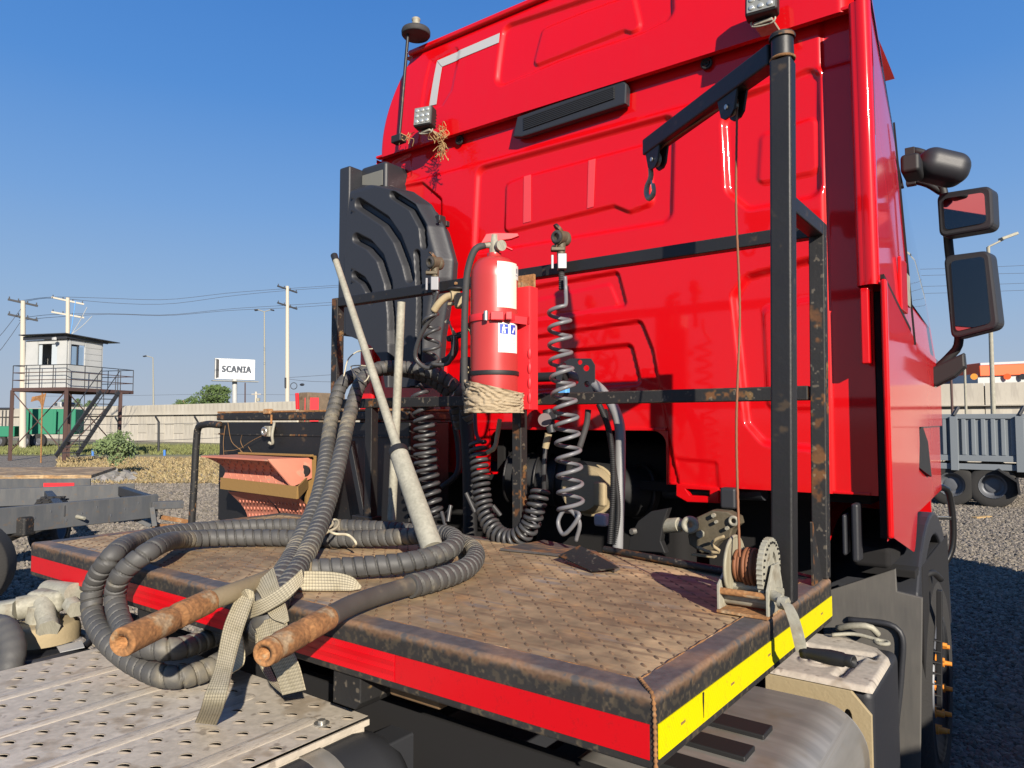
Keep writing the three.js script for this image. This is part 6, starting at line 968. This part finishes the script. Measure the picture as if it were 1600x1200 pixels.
{
  // utility poles and wires
  const mk = (px, d, yTopPx, arms, label) => {
    const b = P(px, 690, { d }).setY(0), tp = P(px, yTopPx, { d }); const t = thing('utility_pole', label, 'utility pole', b, 'concrete utility poles');
    part(t, 'pole', cyl(b, tp, .20, .13, 14), M.pole);
    for (const [py, w, tilt, m] of arms) { const c = P(px, py, { d }); const a = c.clone().addScaledVector(CR, -w).addScaledVector(FWD, -w * .8).add(new V3(0, tilt, 0)), e = c.clone().addScaledVector(CR, w).addScaledVector(FWD, w * .8).add(new V3(0, -tilt, 0)); const ar = part(t, 'cross_arm', bar(a, e, .10, .12, .005), m); for (const u of [.05, .35, .65, .95]) { const q = a.clone().lerp(e, u); part(ar, 'insulator', cyl(q.clone().add(new V3(0, .05, 0)), q.clone().add(new V3(0, .20, 0)), .04, .03, 8), M.darkSteel); } }
    return t;
  };
  mk(36, 45, 470, [[473, .62, .13, M.darkSteel], [496, .62, .13, M.darkSteel]], 'tall concrete utility pole behind the guard tower cabin wall');
  mk(106, 52, 465, [[470, .8, .15, M.pole], [492, .8, .12, M.pole]], 'concrete utility pole with pale cross arms behind the guard tower roof');
  mk(449, 58, 447, [[452, .65, .18, M.darkSteel], [478, .65, .18, M.darkSteel]], 'concrete utility pole with dark cross arms right of the billboard');
  const wire = (pts, label) => solo('power_line', label, 'power line', sweep(pts.map(a => P(a[0], a[1], { d: a[2] })), .016, 1.2, 5), M.wire, 'overhead power lines');
  const lb = 'dark power line sagging between the utility poles';
  let nth = 0; const rank = ['topmost', 'second highest', 'third highest', 'lowest']; for (const [y0, y1, y2] of [[466, 468, 451], [468, 475, 454], [493, 492, 477], [497, 493, 481]]) wire([[30, y0 + 4, 45], [92, y0 - 2, 52], [170, y1 - 2, 54], [260, y1, 55], [360, (y1 + y2) / 2 - 2, 57], [447, y2, 58], [600, y2 - 10, 62]], `${rank[nth++]} dark power line sagging between the utility poles`);
  for (const [a, b, l] of [[[36, 478], [-20, 545], 'upper'], [[34, 500], [-20, 570], 'lower']]) wire([[a[0], a[1], 45], [(a[0] + b[0]) / 2, (a[1] + b[1]) / 2 + 4, 44], [b[0], b[1], 42]], `${l} thin stay wire falling away from the pole behind the tower`);
  for (const [y0, y1, l] of [[590, 584, 'upper'], [592, 597, 'lower']]) wire([[449, y0, 58], [480, (y0 + y1) / 2 + 1, 58], [540, y1, 60]], `${l} service wire leaving the pole beside the platform rack`);
  for (const y of [616, 632]) wire([[60, y + 3, 84], [200, y + 2, 84], [330, y, 84], [470, y + 1, 84]], `${y < 620 ? 'upper' : 'lower'} far power line crossing low above the concrete wall`);
  nth = 0; for (const [y0, y1] of [[419, 413], [429, 426], [446, 441], [457, 452]]) wire([[1420, y0 + 2, 60], [1500, y0, 60], [1640, y1, 60]], `${rank[nth++]} power line crossing the sky behind the side mirrors`);
  solo('cable_coil', 'dark coil of spare cable hung beside the utility pole', 'cable', [torus(P(459, 603, { d: 57.5 }), .26, .03, FWD, 24), sph(P(472, 601, { d: 57.5 }), .22, 1.3, .5, .5, 10), cyl(P(446, 590, { d: 57.8 }), P(446, 606, { d: 57.8 }), .08, .08, 8)], M.darkSteel);
  const jl = (a, b, m, l) => solo('cable_drop', l, 'cable', sweep([P(...a, { d: 51 }), P((a[0] + b[0]) / 2, (a[1] + b[1]) / 2 + 2, { d: 51 }), P(...b, { d: 51 })], .025, .4, 5), m, 'cable drops behind the tower');
  jl([110, 522], [118, 470], M.blue, 'blue cable drop running down the pole behind the tower roof'); jl([112, 522], [136, 480], M.white, 'steeper white cable drop fanning out behind the tower roof'); jl([112, 522], [144, 494], M.white, 'flatter white cable drop fanning out behind the tower roof');
  // street lamps
  const sl = (px, d, y0, side, label) => { const b = P(px, 690, { d }).setY(d > 60 ? 2.3 : 0), tp = P(px, y0, { d }); const t = thing('street_lamp', label, 'street lamp', b); part(t, 'mast', cyl(b, tp, .10, .05, 10), M.galv); for (const s of side) { const e = P(px + s * 10, y0 - 3, { d }); part(t, 'lamp_arm', cyl(tp, e, .04, .04, 6), M.galv); part(t, 'lamp_head', bar(e, P(px + s * 15, y0 - 2, { d }), .3, .12, .03), M.darkSteel); } };
  sl(413, 66, 487, [-1, 1], 'thin street lamp with two heads between billboard and pole');
  sl(239, 75, 559, [-1], 'thin street lamp with one head behind the raised road');
  { const d = 22, b = P(1553, 690, { d }).setY(0), tp = P(1544, 386, { d }); const t = thing('street_lamp', 'grey street lamp standing behind the side mirrors', 'street lamp', b); part(t, 'mast', cyl(b, tp, .075, .05, 12), M.galv); const e = P(1568, 374, { d }); part(t, 'lamp_arm', cyl(tp, e, .03, .03, 8), M.galv); part(t, 'lamp_head', bar(P(1563, 374, { d }), P(1588, 365, { d }), .22, .09, .02), M.galv); }
  // billboard
  const d = 66, c = P(367, 577, { d }); const t = thing('billboard_sign', 'white billboard with dark lettering on a single white post', 'billboard', P(367, 640, { d }).setY(2.3));
  const ux = CR.clone().multiplyScalar(.86).addScaledVector(FWD, .52).normalize(), un = new V3().crossVectors(ux, UP);
  const bp = (u, v, n) => c.clone().addScaledVector(ux, u).add(new V3(0, v, 0)).addScaledVector(un, n);
  const bw = 3.5, bh = 1.9, basis = p => new THREE.Matrix4().makeBasis(ux, UP, new V3().crossVectors(ux, UP)).setPosition(p);
  const place = (w, h, dd, u, v, n) => { const g = new THREE.BoxGeometry(w, h, dd); g.applyMatrix4(basis(bp(u, v, n))); return g; };
  part(t, 'post', cyl(P(367, 640, { d }).setY(2.3), bp(0, -bh / 2, 0), .22, .22, 14), M.white);
  part(t, 'cabinet', place(bw, bh, .35, 0, 0, 0), M.white);
  const cv = document.createElement('canvas'); cv.width = 512; cv.height = 256; const x = cv.getContext('2d'); x.fillStyle = '#e9ebec'; x.fillRect(0, 0, 512, 256); x.fillStyle = '#4a5058'; x.font = 'bold 112px sans-serif'; x.textAlign = 'center'; x.fillText('SCANIA', 262, 170); x.lineWidth = 11; x.strokeStyle = '#4a5058'; x.strokeText('SCANIA', 262, 170);
  const tx = new THREE.CanvasTexture(cv); tx.colorSpace = THREE.SRGBColorSpace;
  part(t, 'face', (() => { const g = new THREE.PlaneGeometry(bw * .93, bh * .96); g.applyMatrix4(basis(bp(.08, 0, .19))); return g; })(), std({ map: tx, roughness: .5 }), 'white face with SCANIA in dark letters');
  part(t, 'torn_edge', place(.26, bh * .9, .02, -bw / 2 + .22, 0, .185), M.darkSteel);
  part(t, 'walkway', place(bw * 1.15, .05, .8, 0, -bh / 2 - .18, .3), M.galv);
  solo('antenna_post', 'thin rust red post standing between billboard and locker', 'post', cyl(P(383, 645, { d: 60 }).setY(2), P(383, 598, { d: 60 }), .06, .05, 8), M.towerSteel);
  { const d2 = 88, tt = thing('utility_pole', 'short far utility pole with transformer above the concrete wall', 'utility pole', P(400, 650, { d: d2 }).setY(2), 'concrete utility poles'); part(tt, 'pole', cyl(P(400, 650, { d: d2 }).setY(0), P(400, 612, { d: d2 }), .18, .14, 8), M.pole); part(tt, 'cross_arm', bar(P(393, 616, { d: d2 }), P(408, 616, { d: d2 }), .1, .12, .01), M.pole); part(tt, 'transformer', cyl(P(403, 622, { d: d2 }), P(403, 627, { d: d2 }), .25, .25, 10), M.galv); }
}
{
  // trees: trunk with limbs, leaf cards spread through the crown
  const tree = (px, d, cy, rx, ry, seed, label, dens = 2600, name = 'tree', baseY = 0, mat = M.leaf) => {
    const r = rngOf(seed), b = P(px, 660, { d }).setY(baseY), c = P(px, cy, { d }); const t = thing(name, label, name === 'tree' ? 'tree' : 'bush', b, 'trees and bushes by the road');
    const gs = [cyl(b, c, .05 * rx + .02, .03 * rx + .01, 8)]; for (let k = 0; k < 7; k++) { const a = r() * 6.28; gs.push(cyl(b.clone().lerp(c, .5 + .4 * r()), c.clone().add(new V3(Math.cos(a) * rx * .6, ry * (r() - .1) * .6, Math.sin(a) * rx * .6)), .025 * rx, .008 * rx, 6)); }
    part(t, 'trunk', gs, M.deck);
    const pos = [], nor = []; const clumps = Array.from({ length: 26 }, () => { const a = r() * 6.28, e = Math.acos(2 * r() - 1), q = .55 + .45 * r(); return [Math.cos(a) * Math.sin(e) * rx * q * .85, Math.cos(e) * ry * q * .85, Math.sin(a) * Math.sin(e) * rx * q * .85, .25 + .25 * r()]; });
    const s0 = Math.min(rx, ry) * .10;
    for (let i = 0; i < dens; i++) { const cl = clumps[i % 26], a = r() * 6.28, e = Math.acos(2 * r() - 1), q = Math.cbrt(r()) * cl[3] * Math.min(rx, ry) * 1.1; const p = new V3(c.x + cl[0] + Math.cos(a) * Math.sin(e) * q, c.y + cl[1] + Math.cos(e) * q * .8, c.z + cl[2] + Math.sin(a) * Math.sin(e) * q); const u = new V3(r() - .5, r() - .5, r() - .5).normalize().multiplyScalar(s0 * (.5 + r())), v = new V3(r() - .5, r() - .5, r() - .5).cross(u).normalize().multiplyScalar(s0 * .45); for (const k of [p.clone().add(u), p.clone().add(v), p.clone().sub(u), p.clone().add(u), p.clone().sub(u), p.clone().sub(v)]) pos.push(k.x, k.y, k.z); }
    const g = new THREE.BufferGeometry(); g.setAttribute('position', new THREE.Float32BufferAttribute(pos, 3)); g.setAttribute('uv', new THREE.Float32BufferAttribute(new Float32Array(pos.length / 3 * 2), 2)); g.computeVertexNormals(); part(t, 'crown', g, mat);
  };
  tree(335, 92, 622, 2.3, 1.9, 11, 'rounded light green tree left of the billboard post', 3800);
  tree(305, 95, 630, 2.6, 1.1, 12, 'low green tree crown spreading above the concrete wall', 2600);
  tree(118, 92, 637, 3.2, 1.2, 13, 'low green tree behind the guard tower legs', 2600);
  tree(285, 100, 634, 1.6, .7, 15, 'small far tree at the end of the green row', 1500);
  tree(534, 96, 632, 1.4, .5, 16, 'small far bush above the road left of rack', 1000, 'bush');
  tree(178, 23, 700, .62, .62, 21, 'loose green bush growing under the guard tower stairs', 1600, 'bush', 0, phy({ color: sc(.45, .52, .33), roughness: 1, transmission: .25, thickness: 0 }));
  // dry grass bank and green verge
  const strip = (name, pts, mat, y) => { const e = extr(pts.map(a => { const p = P(a[0], 700, { d: a[1] }); return [p.x, -p.z]; }), .004); e.rotateX(-Math.PI / 2); e.translate(0, y, 0); return struct(name, boxUV(e), mat); };
  strip('dry_verge', [[90, 19.5], [250, 20], [420, 21], [700, 24], [700, 36], [90, 36]], std({ map: tex(256, (u, v) => mix([.52, .46, .34], [.62, .55, .40], N1(u, v))), roughness: 1 }), .012);
  strip('green_verge', [[-200, 37], [700, 34.5], [700, 50], [300, 58], [-200, 76]], std({ map: tex(256, (u, v) => mix([.40, .41, .28], [.52, .49, .35], N1(u, v))), roughness: 1 }), .016);
  const blades = (name, label, n, seed, place, h, mat) => { const r = rngOf(seed), g = new THREE.BufferGeometry(); g.setAttribute('position', new THREE.Float32BufferAttribute([-.02, 0, 0, .02, 0, 0, .05, 1, .02, -.02, 0, 0, .05, 1, .02, .0, .5, .03], 3)); g.computeVertexNormals(); const im = new THREE.InstancedMesh(g, mat, n), m = new THREE.Matrix4(), q = new THREE.Quaternion(), c = new THREE.Color(); for (let i = 0; i < n; i++) { const p = place(r), s = h * (.4 + .9 * r()); q.setFromEuler(new THREE.Euler((r() - .5) * .9, r() * 6.28, (r() - .5) * .9)); m.compose(p, q, new V3(1 + r(), s, 1 + r())); im.setMatrixAt(i, m); const k = .75 + .5 * r(); im.setColorAt(i, c.setRGB(k, k * (.92 + .1 * r()), k * .9)); } im.name = name; im.userData = { kind: 'stuff', label, category: 'grass' }; finish(im); scene.add(im); };
  blades('dry_grass', 'straw coloured dry grass below the guard tower', 16000, 31, r => { const px = 90 + 560 * r(); return P(px, 700, { d: 18.6 + 2.5 * N1(px / 700, .3) + 14 * r() ** 1.2 }).setY(0); }, .10, std({ color: sc(.58, .52, .39), roughness: 1 }));
  blades('green_grass', 'short green grass at the foot of the concrete wall', 14000, 32, r => P(-60 + 620 * r(), 700, { d: 37 + 14 * r() }).setY(0), .20, std({ color: sc(.44, .46, .29), roughness: 1 }));
  gravelField('rubble', 350, 77, r => .06 + .16 * r() * r(), r => P(120 + 90 * r(), 700, { d: 20 + 3 * r() }), std({ color: sc(.52, .51, .50), roughness: 1 }));
  // green tipper behind the tower
  const gt = thing('tipper_trailer', 'green tipper trailer parked behind the guard tower', 'trailer', P(50, 690, { d: 48 }).setY(0));
  const G = (x, y, d) => C((x - 800) / FL * 48, y, d);
  part(gt, 'body', bar(G(42, 1.75, 48), G(112, 1.75, 49), 2.3, 1.7, .06), M.green);
  part(gt, 'body', bar(G(-20, 1.1, 47.4), G(36, 1.1, 48), 2.3, .7, .06), M.green);
  part(gt, 'tailgate_rib', [bar(G(60, 1.75, 46.8), G(64, 1.75, 46.85), .1, 1.6, .02), bar(G(96, 1.75, 47.2), G(100, 1.75, 47.25), .1, 1.6, .02)], M.green);
  part(gt, 'stake_rack', [...lin(-16, 32, 9).map(x => cyl(G(x, 1.4, 47), G(x, 2.5, 47), .04, .04, 6)), cyl(G(-20, 2.6, 47), G(38, 2.6, 47), .08, .08, 6)], M.darkSteel);
  for (const x of [0, 20, 60, 80]) wheelThing(gt, G(x, .48, 46.9), .48, .3, FWD.clone().negate());
  solo('rust_scrap', 'rust coloured scrap sheet hanging on a pole under the tower', 'scrap', [ribbon([P(50, 620, { d: 30 }), P(62, 618, { d: 30 }), P(72, 614, { d: 30 })], [P(48, 628, { d: 30 }), P(60, 626, { d: 30.1 }), P(66, 642, { d: 30 })], .02, 5), cyl(P(66, 614, { d: 30 }), P(64, 720, { d: 30 }).setY(0), .03, .03, 6)], M.rust);
  // orange excavator-like cabin roof seen over the locker
  const rb = thing('red_container_truck', 'dusty red and grey tipper body rising behind the locker lid', 'truck', P(482, 660, { d: 12 }).setY(0));
  const rp = (px, py, d) => P(px, py, { d });
  part(rb, 'body_panel', (() => { const a = rp(466, 642, 12), b = rp(512, 614, 12.2); return boxMM(a.x, b.x, .6, b.y, -a.z, -a.z + .8, .02); })(), std({ map: T.galv, color: sc(.75, .66, .60), roughness: .9 }));
  part(rb, 'red_panel', bar(rp(476, 640, 11.9), rp(498, 640, 11.9), .02, .40, .004), M.bracketRed);
  part(rb, 'red_edge', bar(rp(464, 614, 11.9), rp(465, 640, 11.9), .05, .05, .01), M.bracketRed);
  for (const s of [0, 1]) wheelThing(rb, rp(470 + 34 * s, 700, 12.4).setY(.5), .5, .3, new V3(0, 0, 1));
}
{
  // grey tipper trailer on the right
  const d0 = 14.6, D = (px, py, d = d0) => P(px, py, { d });
  const t = thing('tipper_trailer', 'grey ribbed tipper trailer parked on the gravel behind the mirrors', 'trailer', D(1540, 790).setY(0));
  const L0 = D(1440, 664, 14.9), R0 = D(1660, 640, 13.6), yT = 1.82, yB = .98;
  const xv = R0.clone().sub(L0).setY(0), Ls = xv.length(); xv.normalize(); const nv = new V3().crossVectors(xv, UP).normalize(); if (nv.dot(FWD) > 0) nv.negate();
  const at = (s, y, n = 0) => L0.clone().setY(y).addScaledVector(xv, s).addScaledVector(nv, n);
  part(t, 'side_sheet', bar(at(0, (yT + yB) / 2), at(Ls, (yT + yB) / 2), .05, yT - yB, .004), M.bedGrey);
  part(t, 'top_rail', bar(at(0, yT), at(Ls, yT), .14, .10, .01), M.bedGrey); part(t, 'bottom_rail', bar(at(0, yB), at(Ls, yB), .16, .12, .01), M.bedGrey);
  part(t, 'lower_rail', bar(at(0, yB - .17), at(Ls, yB - .17), .12, .12, .01), M.bedGrey);
  for (let k = 0; k * .165 < Ls; k++) part(t, 'side_rib', bar(at(k * .165 + .08, yB + .06, .045), at(k * .165 + .08, yT - .05, .045), .085, .05, .018, nv), M.bedGrey);
  for (const px of [1490, 1592]) { const q = D(px, 680, 14.4); const s = q.clone().sub(L0).dot(xv); part(t, 'side_post', bar(at(s, yB - .25, .09), at(s, yT, .09), .14, .07, .01, nv), M.bedGrey); part(t, 'tarp_hook', bar(at(s, yT + .02, .08), at(s + .09, yT + .20, .0), .06, .06, .01), M.darkSteel); }
  part(t, 'chassis', bar(at(-.5, .72, -.7), at(Ls, .72, -.7), .3, .28, .02), M.black);
  part(t, 'bed_floor', bar(at(0, yB + .02, -1.2), at(Ls, yB + .02, -1.2), 2.3, .05, 0), M.black);
  part(t, 'far_side', bar(at(0, (yT + yB) / 2, -2.4), at(Ls, (yT + yB) / 2, -2.4), .05, yT - yB, 0), M.bedGrey);
  part(t, 'mud_flap', [bar(at(Ls - 1.05, .78, .0), at(Ls - .75, .55, .0), .4, .04, .004), bar(at(Ls - .75, .62, 0), at(Ls - .72, .30, 0), .4, .04, .004)], M.plasticDark);
  for (const [px, py] of [[1484, 752], [1551, 755]]) { const q = D(px, py, 14.2); const s = q.clone().sub(L0).dot(xv); wheelThing(t, at(s, .43, -.12), .43, .30, nv); wheelThing(t, at(s, .43, -2.2), .43, .30, nv); }
  // filling station roof beyond the wall
  const b = thing('orange_building', 'low white building with an orange roof band beyond the wall', 'building', P(1560, 620, { d: 52 }).setY(0));
  const B = (px, py, d = 52) => P(px, py, { d });
  part(b, 'wall', (() => bar(B(1508, 620).setY(3), B(1690, 600).setY(3), 3, 6 + (B(1508, 586).y - 6) * 2 - .0, .02))(), M.white);
  part(b, 'roof_band', [bar(B(1508, 580), B(1690, 574), 3.3, .95, .05)], M.brightOrange); part(b, 'roof_edge', [bar(B(1508, 572), B(1690, 564), 3.4, .18, .02)], M.tapeW);
  for (const [px, m] of [[1522, M.orange], [1574, M.brightOrange], [1598, M.darkSteel]]) part(b, 'round_sign', cyl(B(px, 588.5, 50.2), B(px, 588.5, 50.3), .22, .22, 18), m);
  part(b, 'far_shed', bar(B(1486, 594, 60), B(1507, 594, 60), 3, 1.2, .02), std({ color: sc(.40, .36, .40), roughness: .9 }));
  for (const [px, y0, m, l] of [[1486, 590, M.towerSteel, 'thin rusty pole before the concrete wall'], [1507, 570, M.galv, 'thin grey leaning pole before the concrete wall']]) solo('thin_pole', l, 'pole', cyl(P(px + 4, 690, { d: 25 }).setY(0), P(px, y0, { d: 25 }), .045, .04, 8), m);
  solo('plank', 'small broken plank lying on the gravel', 'plank', bar(P(1522, 809, { y: .03 }), P(1546, 807, { y: .03 }), .10, .03, .004), M.dry);
}

renderer.render(scene, camera);
